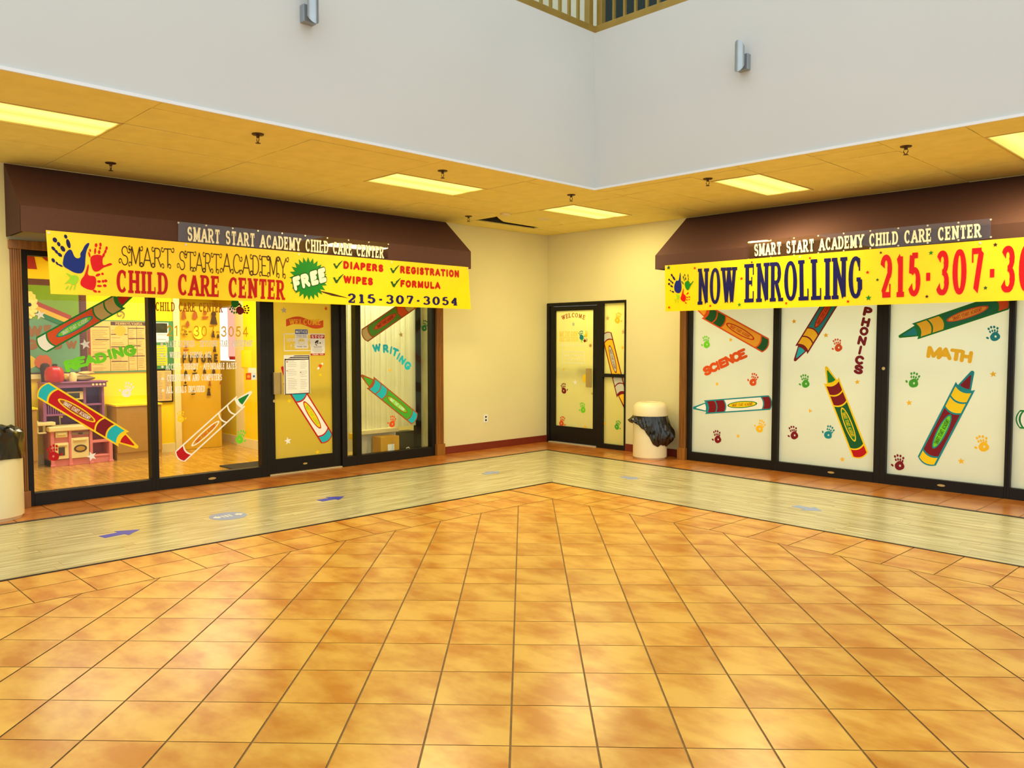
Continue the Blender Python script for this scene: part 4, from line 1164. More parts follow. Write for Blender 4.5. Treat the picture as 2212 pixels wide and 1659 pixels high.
def deco_poster(r, a, b, pl, o):
    w_, h_ = b[0] - a[0], b[1] - a[1]; X = lambda u: a[0] + w_ * u; Z = lambda v: a[1] + h_ * v
    put(r, 'dark_border', pl, o, M_ink2, [rect(X(.03), X(.06), Z(0), Z(.9)), rect(X(.95), X(.98), Z(.02), Z(.98)), rect(X(.03), X(.98), Z(0), Z(.018)), [(X(.03), Z(.87)), (X(.98), Z(.875)), (X(.98), Z(.985)), (X(.42), Z(.985)), (X(.2), Z(.93)), (X(.03), Z(.90))]])
    put(r, 'heading', pl, o + .0006, M_paper, [rect(X(.3), X(.95), Z(.945), Z(.962)), rect(X(.08), X(.94), Z(.9), Z(.918))])
    rows = []
    for k in range(17):
        z = .84 - k * .044
        if k not in (4, 9): rows.append(rect(X(.14), X(.14 + (.34 if k % 5 else .26)), Z(z), Z(z + .006)))
        if k not in (5, 10): rows.append(rect(X(.62), X(.62 + (.26 if k % 4 else .2)), Z(z), Z(z + .006)))
    put(r, 'text_rows', pl, o, M_ink, rows)
    put(r, 'icons', pl, o, V('icon red', (170, 90, 96)), [ellipse((X(.12), Z(.825)), w_ * .025, h_ * .018), ellipse((X(.12), Z(.6)), w_ * .02, h_ * .014), ellipse((X(.63), Z(.55)), w_ * .02, h_ * .016), rect(X(.6), X(.93), Z(.03), Z(.034)), rect(X(.6), X(.93), Z(.065), Z(.069)), rect(X(.6), X(.604), Z(.03), Z(.069)), rect(X(.926), X(.93), Z(.03), Z(.069))])
notice(L_, [(-4.589, 0.96), (-4.235, 1.437)], 'tall white poster with dark heading taped to the entrance door', deco_poster, .006)
crayon(L_, (-3.983, 0.346), (-4.614, 1.299), [(-3.92, 0.434), (-4.084, 0.321)], (v_red, v_white, v_cyan, v_cyan, v_white, v_white, v_red, v_yellow, v_lime), 'white crayon decal with red outline behind the door poster')
a = (-4.089, 1.292, 0.087)
mb = MB(); c_, s_ = math.cos(R(44)), math.sin(R(44)); hl, hw_ = a[2] * .62, a[2] * .14
mb.slab(L_, [(a[0] + x * c_ - y * s_, a[1] + x * s_ + y * c_) for x, y in ((-hl, -hw_), (hl, -hw_), (hl, hw_), (-hl, hw_))], 0, .001, v_white)
r = tag(mb.build('bandage_decal'), 'small slanted white strip decal with a red heart on the entrance door', 'decal')
put(r, 'heart', L_, .0016, v_orange, [ellipse((a[0] - .008, a[1] + .006), .016, .016), ellipse((a[0] + .01, a[1] + .008), .016, .016), [(a[0] - .024, a[1] + .004), (a[0], a[1] - .03), (a[0] + .026, a[1] + .004)]])
star(L_, (-4.091, 1.182, 0.062), v_yellow, 'yellow star decal right of the door poster', 20)
star(L_, (-4.523, 0.878, 0.064), v_yellow, 'yellow star decal below the lock of the entrance door')
star(L_, (-4.547, 0.395, 0.1), v_white, 'white star decal low on the entrance door')
star(L_, (-4.142, 0.22, 0.064), v_yellow, 'yellow star decal below the crayon butt of the entrance door')
# --- third window
crayon(L_, (-3.459, 1.657), (-2.458, 2.236), [(-3.49, 1.748), (-3.406, 1.575)], (v_brown, v_oliv, v_tan, v_orange, v_tan, v_green, v_brown, v_orange, v_black), 'olive green crayon decal with brown outline above the word WRITING')
crayon(L_, (-2.593, 0.516), (-3.486, 1.164), [(-2.548, 0.608), (-2.668, 0.463)], (v_brown, v_leaf, v_cyan, v_cyan, v_cyan, v_leaf, v_brown, v_lime, v_white), 'green crayon decal with cyan bands below the word WRITING')
word(L_, 'word_decal', [(ch, q, w_, rot) for ch, q, w_, rot in (('W', (-3.239, 1.516, 0.09), 1.15, 8), ('R', (-3.094, 1.504, 0.097), .8, 2), ('I', (-3.009, 1.483, 0.094), .35, -12), ('T', (-2.942, 1.454, 0.095), .85, -20), ('I', (-2.888, 1.4, 0.089), .35, -32), ('N', (-2.822, 1.347, 0.092), .9, -40), ('G', (-2.732, 1.27, 0.099), .9, -48))], v_cyan, 'turquoise word WRITING curving down the third window')
star(L_, (-2.842, 1.691, 0.082), v_tan, 'pale grey star decal right of the word WRITING', 8)
star(L_, (-3.031, 1.214, 0.06), v_amber, 'amber star decal between WRITING and the lower green crayon')
hand(L_, (-2.44, 1.82, 0.154), v_dgreen, 'dark green handprint decal at the right edge of the third window', -18)
hand(L_, (-2.999, 0.525, 0.158), v_orange, 'orange handprint decal low on the third window', -12)
# --- corner door and sidelight
arc = [('W', -3), ('E', -2), ('L', -1), ('C', 0), ('O', 1), ('M', 2), ('E', 3)]
mb = MB()
for (ch, k), q in zip(arc, ((0.323, 1.975, 0.069), (0.397, 1.994, 0.07), (0.457, 2.004, 0.069), (0.525, 2.007, 0.069), (0.593, 2.003, 0.068), (0.67, 1.99, 0.068), (0.745, 1.968, 0.067))):
    letter_at(mb, D_, ch, q[:2], q[2], q[2] * (1.0 if ch == 'W' else .72 if ch in 'EL' else .85), -k * 5.5, .001, v_orange if False else V('rust', (176, 66, 22)), 'slab', .22, .13)
tag(mb.build('lettering_decal'), 'rust coloured arched word WELCOME on the corner door', 'decal')
star(D_, (0.53, 1.866, 0.081), v_pale, 'pale star decal under the arched WELCOME of the corner door')
mb = MB(); text(mb, D_, 'SMART START ACADEMY', [(0.235, 1.68), (0.631, 1.681), (0.63, 1.755), (0.235, 1.759)], .001, v_yellow, 'slab', .2, .12, .14); text(mb, D_, 'CHILD CARE CENTER', [(0.236, 1.597), (0.631, 1.602), (0.631, 1.651), (0.235, 1.65)], .001, v_yellow, 'slab', .2, .12, .14)
mb.poly(D_, [(0.235, 1.661), (0.631, 1.663), (0.631, 1.669), (0.235, 1.666)], .001, v_yellow)
tag(mb.build('lettering_decal'), 'faint yellow school name lettering on the corner door', 'decal')
mb = MB(); text(mb, D_, '"WHERE YOUR CHILD GETS A SMART START"', [(0.236, 1.526), (0.797, 1.523), (0.796, 1.555), (0.236, 1.558)], .001, v_white, 'round', .16, .14, .14)
tag(mb.build('lettering_decal'), 'white slogan line across the corner door', 'decal')
a, b = [(0.302, 1.26), (0.765, 1.445)]
mb = MB()
mb.union(D_, [rect(a[0], b[0], a[1], a[1] + .008), rect(a[0], b[0], b[1] - .008, b[1]), rect(a[0], a[0] + .008, a[1], b[1]), rect(b[0] - .008, b[0], a[1], b[1])], .001, v_white)
text(mb, D_, 'HOURS OF OPERATION', [(0.336, 1.363), (0.727, 1.369), (0.727, 1.4), (0.336, 1.393)], .001, v_white, 'slab', .22, .14, .14); text(mb, D_, '6:30 AM - 6:00 PM', [(0.379, 1.302), (0.689, 1.309), (0.688, 1.339), (0.379, 1.332)], .001, v_white, 'slab', .22, .14, .14)
tag(mb.build('lettering_decal'), 'white framed hours of operation decal on the corner door', 'decal')
for q, m, lab, rot, fp in (((0.696, 1.696, 0.144), v_teal, 'teal handprint decal beside the faint name on the corner door', 12, -1), ((0.787, 1.713, 0.099), v_yellow, 'yellow handprint decal right of the teal one on the corner door', -10, 1), ((0.778, 1.618, 0.08), v_wine, 'tiny wine red handprint decal lying sideways on the corner door', -75, 1), ((0.706, 1.611, 0.063), v_lime, 'tiny lime handprint decal upside down on the corner door', 160, 1)):
    hand(D_, q, m, lab, rot, fp, hole=False)
q = (0.874, 1.537, 0.056)
mb = MB(); mb.slab(D_, ellipse(q[:2], q[2] / 2, q[2] / 2), 0, .001, v_tan); r = tag(mb.build('round_sticker'), 'pale round sticker at the right edge of the corner door glass', 'sticker')
put(r, 'printed_ring', D_, .0015, V('rust', (176, 66, 22)), [ellipse(q[:2], q[2] * .36, q[2] * .1, 20)])
hand(D_, (0.338, 0.865, 0.167), v_wine, 'wine red handprint decal on the left of the corner door', 10, -1)
star(D_, (0.569, 0.967, 0.095), v_white, 'white star decal below the push bar of the corner door')
q = (0.773, 1.034, 0.13)
mb = MB(); mb.slab(D_, ellipse(q[:2], q[2] * .42, q[2] * .5), 0, .001, v_yellow); tag(mb.build('round_sticker'), 'plain yellow round sticker beside the corner door pull', 'sticker')
hand(D_, (0.722, 0.583, 0.164), v_lime, 'lime handprint decal on the right of the corner door', 10, 1)
hand(D_, (0.307, 0.341, 0.168), v_orange, 'orange handprint decal low on the corner door', -14, -1)
star(D_, (0.777, 0.293, 0.065), v_amber, 'amber star decal at the lower right of the corner door')
star(D_, (0.332, 1.161, 0.043), v_amber, 'tiny amber star decal over the push bar of the corner door')
crayon(D_, (1.178, 1.739), (1.532, 0.628), [(1.095, 1.681), (1.278, 1.727)], (v_wine, v_amber, v_pale, v_pale, v_pale, v_amber, v_wine, v_pale, v_wine), 'amber crayon decal with wine red outline on the narrow sidelight')
star(D_, (1.204, 1.945, 0.088), v_tan, 'pale star decal at the top of the sidelight', 0)
star(D_, (1.499, 1.741, 0.087), v_tan, 'pale star decal right of the sidelight crayon butt', 0)
star(D_, (1.487, 1.509, 0.062), v_amber, 'amber star decal right of the sidelight crayon')
star(D_, (1.162, 0.37, 0.057), v_amber, 'amber star decal low at the left of the sidelight')
hand(D_, (1.403, 1.944, 0.162), v_amber, 'amber handprint decal at the top of the sidelight', -14, -1)
hand(D_, (1.409, 0.364, 0.145), v_leaf, 'green handprint decal low on the sidelight', -22, -1)

# --- right shop front, SCIENCE window
crayon(R_, (3.847, 1.532), (2.761, 2.082), [(3.86, 1.637), (3.77, 1.46)], (v_orange, v_peach, v_dgreen, v_dgreen, v_dgreen, v_peach, v_red, v_peach, v_red), 'amber crayon decal with dark green bands above the word SCIENCE')
crayon(R_, (3.913, 0.842), (2.77, 0.704), [(3.779, 0.922), (3.8, 0.741)], (v_teal, v_white, v_wine, v_wine, v_wine, v_white, v_green, v_yellow, v_wine), 'white crayon decal with wine red bands below the word SCIENCE')
word(R_, 'word_decal', [(ch, q, .95 if ch != 'I' else .4, 22) for ch, q in zip('SCIENCE', ((2.981, 1.215, 0.109), (3.076, 1.259, 0.108), (3.141, 1.285, 0.108), (3.213, 1.319, 0.107), (3.306, 1.362, 0.11), (3.401, 1.4, 0.11), (3.49, 1.437, 0.109)))], v_orange, 'orange word SCIENCE on the right shop front')
hand(R_, (2.957, 1.594, 0.162), v_lime, 'lime handprint decal left of the amber crayon butt', 8, 1)
star(R_, (3.323, 1.621, 0.061), v_amber, 'amber star decal between the amber crayon and SCIENCE')
star(R_, (3.131, 1.043, 0.058), v_amber, 'amber star decal under the word SCIENCE')
hand(R_, (3.654, 1.12, 0.164), v_orange, 'orange handprint decal above the white crayon butt', -18, 1)
hand(R_, (3.758, 0.533, 0.163), v_amber, 'amber handprint decal under the white crayon butt', -26, 1)
hand(R_, (3.141, 0.348, 0.171), v_wine, 'wine red handprint decal low on the SCIENCE window', 10, 1)
star(R_, (3.449, 0.382, 0.057), v_amber, 'amber star decal low on the SCIENCE window')
# --- PHONICS window
crayon(R_, (4.744, 2.238), (4.196, 1.361), [(4.243, 1.604), (4.407, 1.519)], (v_wine, v_teal, v_amber, v_amber, v_amber, v_cyan, v_wine, v_orange, v_wine), 'teal crayon decal with amber bands pointing down left of PHONICS')
crayon(R_, (5.03, 0.26), (4.589, 1.305), [(4.924, 0.291), (5.099, 0.375)], (v_yellow, v_dgreen, v_red, v_wine, v_wine, v_green, v_yellow, v_green, v_yellow), 'dark green crayon decal with yellow outline under PHONICS')
word(R_, 'word_decal', [(ch, q, .95 if ch != 'I' else .4, -12) for ch, q in zip('PHONICS', ((5.063, 1.938, 0.09), (5.043, 1.819, 0.089), (5.027, 1.717, 0.086), (5.007, 1.609, 0.09), (4.988, 1.501, 0.09), (4.983, 1.387, 0.09), (4.975, 1.279, 0.094)))], v_wine, 'wine red word PHONICS running down the window')
star(R_, (4.182, 1.843, 0.065), v_amber, 'amber star decal left of the teal crayon')
star(R_, (4.581, 1.673, 0.067), v_amber, 'amber star decal right of the teal crayon bands')
hand(R_, (4.721, 1.558, 0.154), v_orange, 'orange handprint decal between the teal crayon and PHONICS', 14, 1)
hand(R_, (4.332, 1.124, 0.164), v_leaf, 'green handprint decal on the left of the PHONICS window', 10, 1)
star(R_, (4.963, 1.133, 0.065), v_amber, 'amber star decal under the S of PHONICS')
star(R_, (4.407, 0.766, 0.057), v_amber, 'small worn amber star decal left of the dark green crayon', 30, 3)
hand(R_, (4.197, 0.487, 0.166), v_wine, 'wine red handprint decal low on the PHONICS window', 14, 1)
hand(R_, (4.64, 0.53, 0.161), v_teal, 'teal handprint decal beside the dark green crayon', -22, 1)
star(R_, (4.81, 0.22, 0.063), v_amber, 'amber star decal at the foot of the PHONICS window')
# --- MATH window
crayon(R_, (6.477, 2.022), (5.407, 1.651), [(5.586, 1.822), (5.666, 1.656)], (v_green, V('sea green', (14, 116, 84)), v_orange, v_amber, v_amber, v_teal, v_orange, v_peach, v_red), 'sea green crayon decal with amber bands above the word MATH')
crayon(R_, (5.717, 0.262), (6.163, 1.293), [(5.636, 0.316), (5.829, 0.253)], (v_teal, v_wine, v_yellow, v_yellow, v_yellow, v_wine, v_teal, v_lime, v_black), 'wine red crayon decal with yellow bands under the word MATH')
word(R_, 'word_decal', [(ch, q, w_, -7) for ch, q, w_ in (('M', (5.779, 1.48, 0.112), 1.15), ('A', (5.888, 1.471, 0.11), 1.0), ('T', (5.999, 1.456, 0.109), .95), ('H', (6.095, 1.44, 0.109), .95))], v_amber, 'amber word MATH on the right shop front')
hand(R_, (6.342, 1.682, 0.158), v_teal, 'teal handprint decal right of the sea green crayon', 14, 1)
hand(R_, (5.577, 1.181, 0.169), v_leaf, 'green handprint decal on the left of the MATH window', -10, 1)
star(R_, (6.35, 1.264, 0.071), v_amber, 'amber star decal right of the wine red crayon tip')
star(R_, (5.536, 0.925, 0.069), v_amber, 'amber star decal left of the wine red crayon')
hand(R_, (6.268, 0.541, 0.17), v_amber, 'amber handprint decal right of the wine red crayon', 14, 1)
star(R_, (6.075, 0.334, 0.071), v_amber, 'amber star decal right of the wine red crayon butt')
hand(R_, (5.442, 0.255, 0.176), v_wine, 'wine red handprint decal low on the MATH window', 4, 1)
# --- last window in view
crayon(R_, (6.564, 0.816), (7.097, 0.822), [(6.599, 0.911), (6.605, 0.723)], (v_green, v_white, v_white, v_white, v_white, v_white, v_green, v_lime, v_red), 'white crayon decal with green outline cut by the right edge of the picture')

# floor signs on the walkway
M_fb = fixed('floor decal blue', (60, 70, 196), .35); M_fl = fixed('floor decal light blue', (140, 160, 206), .3); M_fw = fixed('floor decal white', (226, 228, 226), .35)
def arrow(p, q, hw, m, lab):
    (ax, ay), (bx, by) = p, q
    L = math.hypot(bx - ax, by - ay); ux, uy = (bx - ax) / L, (by - ay) / L
    T = lambda t, y: (ax + ux * t * L - uy * y * hw, ay + uy * t * L + ux * y * hw)
    mb = MB(); mb.slab(PLANE_F, [T(0, -.45), T(.5, -.45), T(.5, -1), T(1, 0), T(.5, 1), T(.5, .45), T(0, .45)], -.0018, 0, m)
    tag(mb.build('floor_arrow'), lab, 'floor sign', 'blue arrow stickers on the plank walkway')
arrow((1.80, -7.25), (1.74, -6.93), .11, M_fb, 'blue floor arrow on the walkway nearest the left bin')
arrow((1.72, -5.18), (1.70, -4.88), .11, M_fb, 'dark blue floor arrow in front of the entrance door')
arrow((1.68, -2.90), (1.64, -2.62), .11, M_fl, 'faded floor arrow near the walkway corner')
arrow((2.95, -1.86), (3.20, -1.86), .10, M_fl, 'faded floor arrow in front of the right bin')
arrow((5.18, -2.02), (5.47, -2.06), .11, M_fl, 'faded blue floor arrow in front of the PHONICS window')
mb = MB(); mb.slab(PLANE_F, ellipse((1.755, -6.155), .165, .165, 0, 36), -.0018, 0, M_fl)
r = tag(mb.build('floor_sticker'), 'round pale blue floor sticker between two arrows on the walkway', 'floor sign')
put(r, 'printed_bars', Plane('F', 0), .0048, M_fw, [rect(1.71, 1.80, -6.21, -6.195), rect(1.71, 1.80, -6.18, -6.16), rect(1.71, 1.80, -6.145, -6.125), rect(1.73, 1.78, -6.25, -6.225), rect(1.73, 1.78, -6.085, -6.06), [(1.70, -6.25), (1.81, -6.25), (1.755, -6.30)], [(1.70, -6.06), (1.81, -6.06), (1.755, -6.01)]])

# ================================================================ TRASH BINS
M_bin = mat('cream bin shell', (236, 222, 178), .35, .03, 3, .5, 0, .2)
M_bag = mat('black bag film', (14, 13, 12), .22, .3, 14, .6, 0, .3)
def bin_right(cx, cy):
    t = thing('trash_bin', (cx, cy, 0), 'cream round trash bin with black bag skirt beside the corner door', 'trash bin')
    r = .232
    m_ = MB(); m_.lathe((cx, cy, 0), [(r - .02, .0), (r - .012, .015), (r, .025), (r, .56)], M_bin, 48); m_.build('body', t, smooth=True)
    m_ = MB(); m_.lathe((cx, cy, 0), [(r + .004, .585), (r + .006, .60), (r + .003, .70), (r - .012, .735), (r - .045, .762), (.15, .772), (.145, .768), (.145, .68)], M_bin, 48); m_.build('lid', t, smooth=True)
    m_ = MB()
    # the bag hangs over the rim: short on the viewer's left, long and bulging on the right
    vx, vy = math.cos(R(45.5)), math.sin(R(45.5))
    J = 15
    def skirt(rr, z, th, j):
        side = math.cos(th) * vx + math.sin(th) * vy      # -1 left of the viewer, 1 right
        e = min(1, max(0, (side + .95) / 1.25))
        drop = .10 + .30 * e * e * (3 - 2 * e) + .012 * math.sin(th * 7)
        u = j / J
        zz = .588 - drop * u
        fold = .007 * math.sin(th * 13 + u * 5) + .006 * math.sin(th * 29 - u * 9) + .004 * math.sin(th * 47 + u * 14)
        low = math.sin(math.pi * u ** 1.7)
        bulge = low * (.018 + .085 * max(0, side) ** 1.5 * (1 if math.sin(th) < .5 else .25) + (.03 if side < -.85 else 0))
        return r + .008 + bulge + fold * (.2 + 1.1 * low), zz + .006 * math.sin(th * 19 + 1) * u
    m_.lathe((cx, cy, 0), [(r + .01, .6)] * (J + 1), M_bag, 160, fn=skirt)
    m_.f = m_.f[:-2]; m_.m = m_.m[:-2]
    m_.build('bag', t, smooth=True)
bin_right(2.245, -.33)
def bin_left(cx, cy):
    t = thing('trash_bin', (cx, cy, 0), 'cream trash bin with black bag over the rim at the left edge', 'trash bin')
    r = .268
    m_ = MB(); m_.lathe((cx, cy, 0), [(r - .02, .0), (r - .012, .02), (r, .03), (r, .70)], M_bin, 48); m_.build('body', t, smooth=True)
    m_ = MB()
    def f(rr, z, th, j):
        return rr + .006 * math.sin(th * 9 + j) + .004 * math.sin(th * 17 - j * 2), z + .012 * math.sin(th * 3 + 1) * (1 if j > 4 else .6) + .008 * math.sin(th * 13) * (j > 4)
    m_.lathe((cx, cy, 0), [(r + .012, .55), (r + .016, .60), (r + .010, .68), (r + .018, .74), (r + .012, .79), (r - .02, .815), (r - .06, .80), (r - .07, .62)], M_bag, 84, fn=f); m_.build('bag', t, smooth=True)
bin_left(.345, -7.735)

# ================================================================ ROOM BEHIND THE LEFT SHOP FRONT
M_yel = mat('yellow classroom paint', (250, 218, 8), .6, .02, 2, .3)
M_trimw = mat('cream door trim', (238, 222, 160), .5, .03)
M_kraft = mat('tan wainscot board', (176, 132, 44), .7, .06, 12)
BX = -2.95                                           # back wall
mb = MB()
for a in range(14):
    for b in range(12):
        y0 = -8.1 + b * .62 - (a % 3) * .21; y1 = y0 + .62
        y0, y1 = max(-8.1, y0), min(-.3, y1)
        if y1 > y0: mb.face([(-4.2 + a * .3 + .001, y0 + .001, .001), (-3.9 + a * .3 - .001 if a < 13 else 0, y0 + .001, .001), (-3.9 + a * .3 - .001 if a < 13 else 0, y1 - .001, .001), (-4.2 + a * .3 + .001, y1 - .001, .001)], M_lam)
mb.box(-4.2, -.0, -8.1, 0, -.06, -.004, M_grout)
struct('floor_classroom', mb, 'honey laminate floor of the classroom')
mb = MB(); mb.box(BX - .12, BX, -8.1, -4.66, 0, 2.75, M_yel); mb.box(BX - .12, BX, -4.66, -3.70, 2.3, 2.75, M_yel); mb.box(-3.95, -3.85, -4.8, -3.6, 0, 2.75, M_yel); mb.box(-3.95, BX - .06, -4.80, -4.70, 0, 2.75, M_yel)
struct('wall_classroom_back', mb, 'yellow back wall of the classroom')
mb = MB(); mb.box(-3.95, -2.72, -3.70, -3.58, 0, 2.75, M_yel); mb.box(-2.70, -.1, -3.80, -3.745, 0, 2.75, M_yel)
struct('wall_classroom_right', mb, 'yellow right wall of the classroom')
mb = MB(); mb.box(-4.0, -.1, -8.2, -8.1, 0, 2.75, M_yel); struct('wall_classroom_left', mb, 'yellow left wall of the classroom')
mb = MB(); mb.box(-4.0, -.1, -8.2, 0, 2.75, 2.8, M_trimw); struct('ceiling_classroom', mb, 'pale ceiling of the classroom')
mb = MB()
mb.box(BX, BX + .015, -6.9, -4.74, 0, .13, M_trimw); mb.box(BX, BX + .03, -4.75, -4.66, 0, 2.3, M_trimw)
mb.box(-3.85, -3.0, -3.715, -3.70, 0, .13, M_trimw); mb.box(-2.98, -2.70, -3.80, -3.70, 0, 2.4, M_trimw); mb.box(-2.70, -.12, -3.812, -3.80, 0, .14, M_trimw)
struct('baseboard_classroom', mb, 'cream baseboards and door trims of the classroom', bevel=.003)
area_light('classroom_lamp', (-1.5, -6.0, 2.72), 1.2, 70, (1.0, .96, .78), (0, 0, 0), 2.4)
area_light('classroom_lamp', (-2.0, -4.3, 2.72), .6, 70 * .45, (1.0, .96, .78), (0, 0, 0), 1.0)

PW, PK, PP = Plane('L', BX + .006), Plane('L', -2.56), Plane('L', -3.05)
M_cork = mat('brown scalloped border', (92, 44, 32), .7, .1); M_gpaper = mat('green board paper', (96, 140, 104), .8, .14, 3); M_gpaper2 = mat('grass green board paper', (112, 148, 30), .8, .1, 3)
# green bulletin board with paper letters, cloud and rainbow
s0, z1 = (-6.65, 2.405); s1, z0 = (-5.9, 1.177)
s0 -= .5
t = thing('bulletin_board', PW((s0 + s1) / 2, z0, 0), 'green bulletin board with brown border at the left end of the classroom', 'bulletin board')
m_ = MB(); m_.pbox(PW, s0, s1, z0, z1, 0, .012, M_cork)
for k in range(40):
    z = z0 + (z1 - z0) * (k + .5) / 40
    m_.slab(PW, ellipse((s1 - .075, z), .02, .02, 0, 10), .012, .016, M_cork)
m_.build('border', t)
m_ = MB(); zmid = z0 + (z1 - z0) * .58
m_.pbox(PW, s0 + .08, s1 - .075, z0 + .02, zmid, .012, .014, M_gpaper); m_.pbox(PW, s0 + .08, s1 - .075, zmid, z1 - .08, .012, .015, M_gpaper2); m_.build('backing_paper', t)
m_ = MB(); m_.pbox(PW, s0, s1 + .0, z0 - .06, z0, 0, .04, M_trimw); m_.build('ledge', t)
mm = mat('brown cut paper', (134, 86, 24), .8, .1); mo = mat('orange cut paper', (190, 88, 20), .8, .1); my = mat('yellow cut paper', (204, 170, 20), .8, .08)
for nm, m, q in (('W', mm, (-6.52, 1.733, 0.147)), ('E', mm, (-6.371, 1.772, 0.083)), ('G', mm, (-6.565, 1.56, 0.137)), ('W', mm, (-6.094, 1.558, 0.113)), ('O', mm, (-6.268, 1.55, 0.111))):
    m_ = MB(); letter_at(m_, PW, nm, q[:2], q[2], q[2] * 1.2, 0, .0165, m, 'round', .34, .3); m_.build('paper_letter', t)
for e, (m, q) in enumerate(((my, (-6.606, 1.337, 0.172)), (mo, (-6.435, 1.339, 0.184)))):
    s, z, h = q
    m_ = MB(); m_.slab(PW, [(s + h * .55 * math.cos(a) * (1 - .12 * math.sin(a)), z + h * .5 * math.sin(a) - (.1 * h if abs(a - R(90)) < .25 else 0)) for a in [2 * math.pi * k / 24 for k in range(24)]], .015 + .004 * e, .018 + .004 * e, m); m_.build('paper_apple', t)
for k, (m, d) in enumerate(((mat('rainbow red', (150, 46, 14), .7), 0), (mat('rainbow yellow', (206, 160, 20), .7), 1), (mat('rainbow green', (16, 104, 52), .7), 2))):
    a, b = [(-6.501, 2.099), (-6.088, 1.916)]
    w_ = .062
    m_ = MB(); m_.slab(PW, [(a[0], a[1] - w_ * (k + .6)), (b[0], b[1] - w_ * (k + .6)), (b[0], b[1] - w_ * (k - .4)), (a[0], a[1] - w_ * (k - .4))], .017, .020 + .001 * k, m); m_.build('rainbow_band', t)
c = (-6.583, 2.069, 0.354)
m_ = MB()
for k in range(9):
    for l in range(14):
        a = 2 * math.pi * l / 14; rr = c[2] * .055 * k
        m_.slab(PW, ellipse((c[0] + rr * .52 * math.cos(a + k), c[1] + rr * math.sin(a + k)), c[2] * .07, c[2] * .07, 0, 8), .018, .03 + .012 * ((k * 7 + l * 3) % 5) / 5 + .02 * (1 - k / 9), mat('crumpled tissue', (240, 206, 110), .85, .12, 30))
m_.build('tissue_cloud', t)
# red painted wall banner above the board
q = [(-6.641, 2.707), (-6.501, 2.713), (-6.469, 2.529), (-6.646, 2.538)]
mb = MB(); mb.slab(PW, [(q[0][0] - .5, q[0][1]), (q[1][0], q[1][1]), (q[2][0], q[2][1]), (q[3][0] - .5, q[3][1])], 0, .004, mat('red cut paper', (168, 24, 14), .7, .05))
tag(mb.build('paper_cutout'), 'red paper shape on the yellow wall above the bulletin board', 'wall decoration')
mb = MB(); mb.slab(PW, [(-6.435, 2.718), (-6.303, 2.728), (-6.306, 2.622), (-6.372, 2.654)], 0, .004, mat('red cut paper', (168, 24, 14), .7, .05))
tag(mb.build('paper_cutout'), 'second red paper shape half behind the yellow banner', 'wall decoration')
# notice board with printed labour law sheets
a, b = [(-5.859, 1.5), (-5.14, 1.891)]; z0 = (-5.859, 1.176)[1]
t = thing('notice_board', PW((a[0] + b[0]) / 2, z0, 0), 'large cream printed notice board right of the green bulletin board', 'notice board')
M_buff = mat('buff printed paper', (226, 186, 104), .7, .1, 26, .3, 0, 0, (1, 1, 5)); M_prn = mat('brown print', (84, 52, 26), .7)
m_ = MB(); m_.pbox(PW, a[0] - .03, b[0] + .02, z0, b[1], 0, .012, mat('green frame edge', (84, 140, 92), .6)); m_.build('frame', t)
m_ = MB(); m_.pbox(PW, a[0], b[0], z0 + .02, b[1] - .015, .012, .016, M_buff); m_.build('poster_sheet', t)
m_ = MB(); m_.pbox(PW, a[0] - .03, a[0] + .0, z0, b[1], .012, .018, mat('red board edge', (150, 50, 30), .6)); m_.build('edge_strip', t)
m_ = MB(); W_ = b[0] - a[0]; Hh = b[1] - z0
m_.poly(PW, rect(a[0] + W_ * .36, b[0] - W_ * .0, b[1] - .07, b[1] - .02), .017, M_prn); m_.build('header_band', t)
m_ = MB(); text(m_, PW, 'PENNSYLVANIA', [(a[0] + W_ * .45, b[1] - .062), (b[0] - W_ * .06, b[1] - .062), (b[0] - W_ * .06, b[1] - .03), (a[0] + W_ * .45, b[1] - .03)], .018, mat('gold print', (226, 190, 110), .6), 'slab', .2, .13); m_.build('header_lettering', t)
m_ = MB()
for u in (.34, .67, .83): m_.poly(PW, rect(a[0] + W_ * u, a[0] + W_ * u + .006, z0 + .02, b[1] - .08), .0165, M_prn)
for u0, u1, v in ((.02, .33, .86), (.08, .33, .62), (.36, .66, .48), (.68, .98, .84), (.68, .98, .64), (.68, .98, .3), (.02, .33, .3), (.36, .66, .2), (.7, .9, .5), (.36, .66, .72)): m_.poly(PW, rect(a[0] + W_ * u0, a[0] + W_ * u1, z0 + Hh * v, z0 + Hh * v + .012), .0165, M_prn)
for r_ in range(26):
    for u0, u1 in ((.03, .31), (.37, .64), (.69, .81), (.85, .97)):
        v = .05 + r_ * .034
        if v < .82 and random.random() > .2: m_.poly(PW, rect(a[0] + W_ * u0, a[0] + W_ * (u0 + (u1 - u0) * random.uniform(.6, 1)), z0 + Hh * v, z0 + Hh * v + .006), .0165, mat('faded print', (166, 118, 50), .7))
m_.poly(PW, ellipse((a[0] + W_ * .53, z0 + Hh * .80), W_ * .11, W_ * .10), .0168, my); m_.build('printing', t)
c = (-5.47, 1.973, 0.127)
mb = MB()
pts = [(c[0] + (c[2] * .5 - c[2] * .03 * k) * math.cos(k * .55 - 1), c[1] + (c[2] * .5 - c[2] * .03 * k) * math.sin(k * .55 - 1)) for k in range(14)]
mb.tube([PW(s, z, .006) for s, z in pts], .008, mat('olive wire', (150, 130, 30), .6), 6)
tag(mb.build('spiral_ornament'), 'olive spiral wall ornament above the notice board', 'wall decoration')

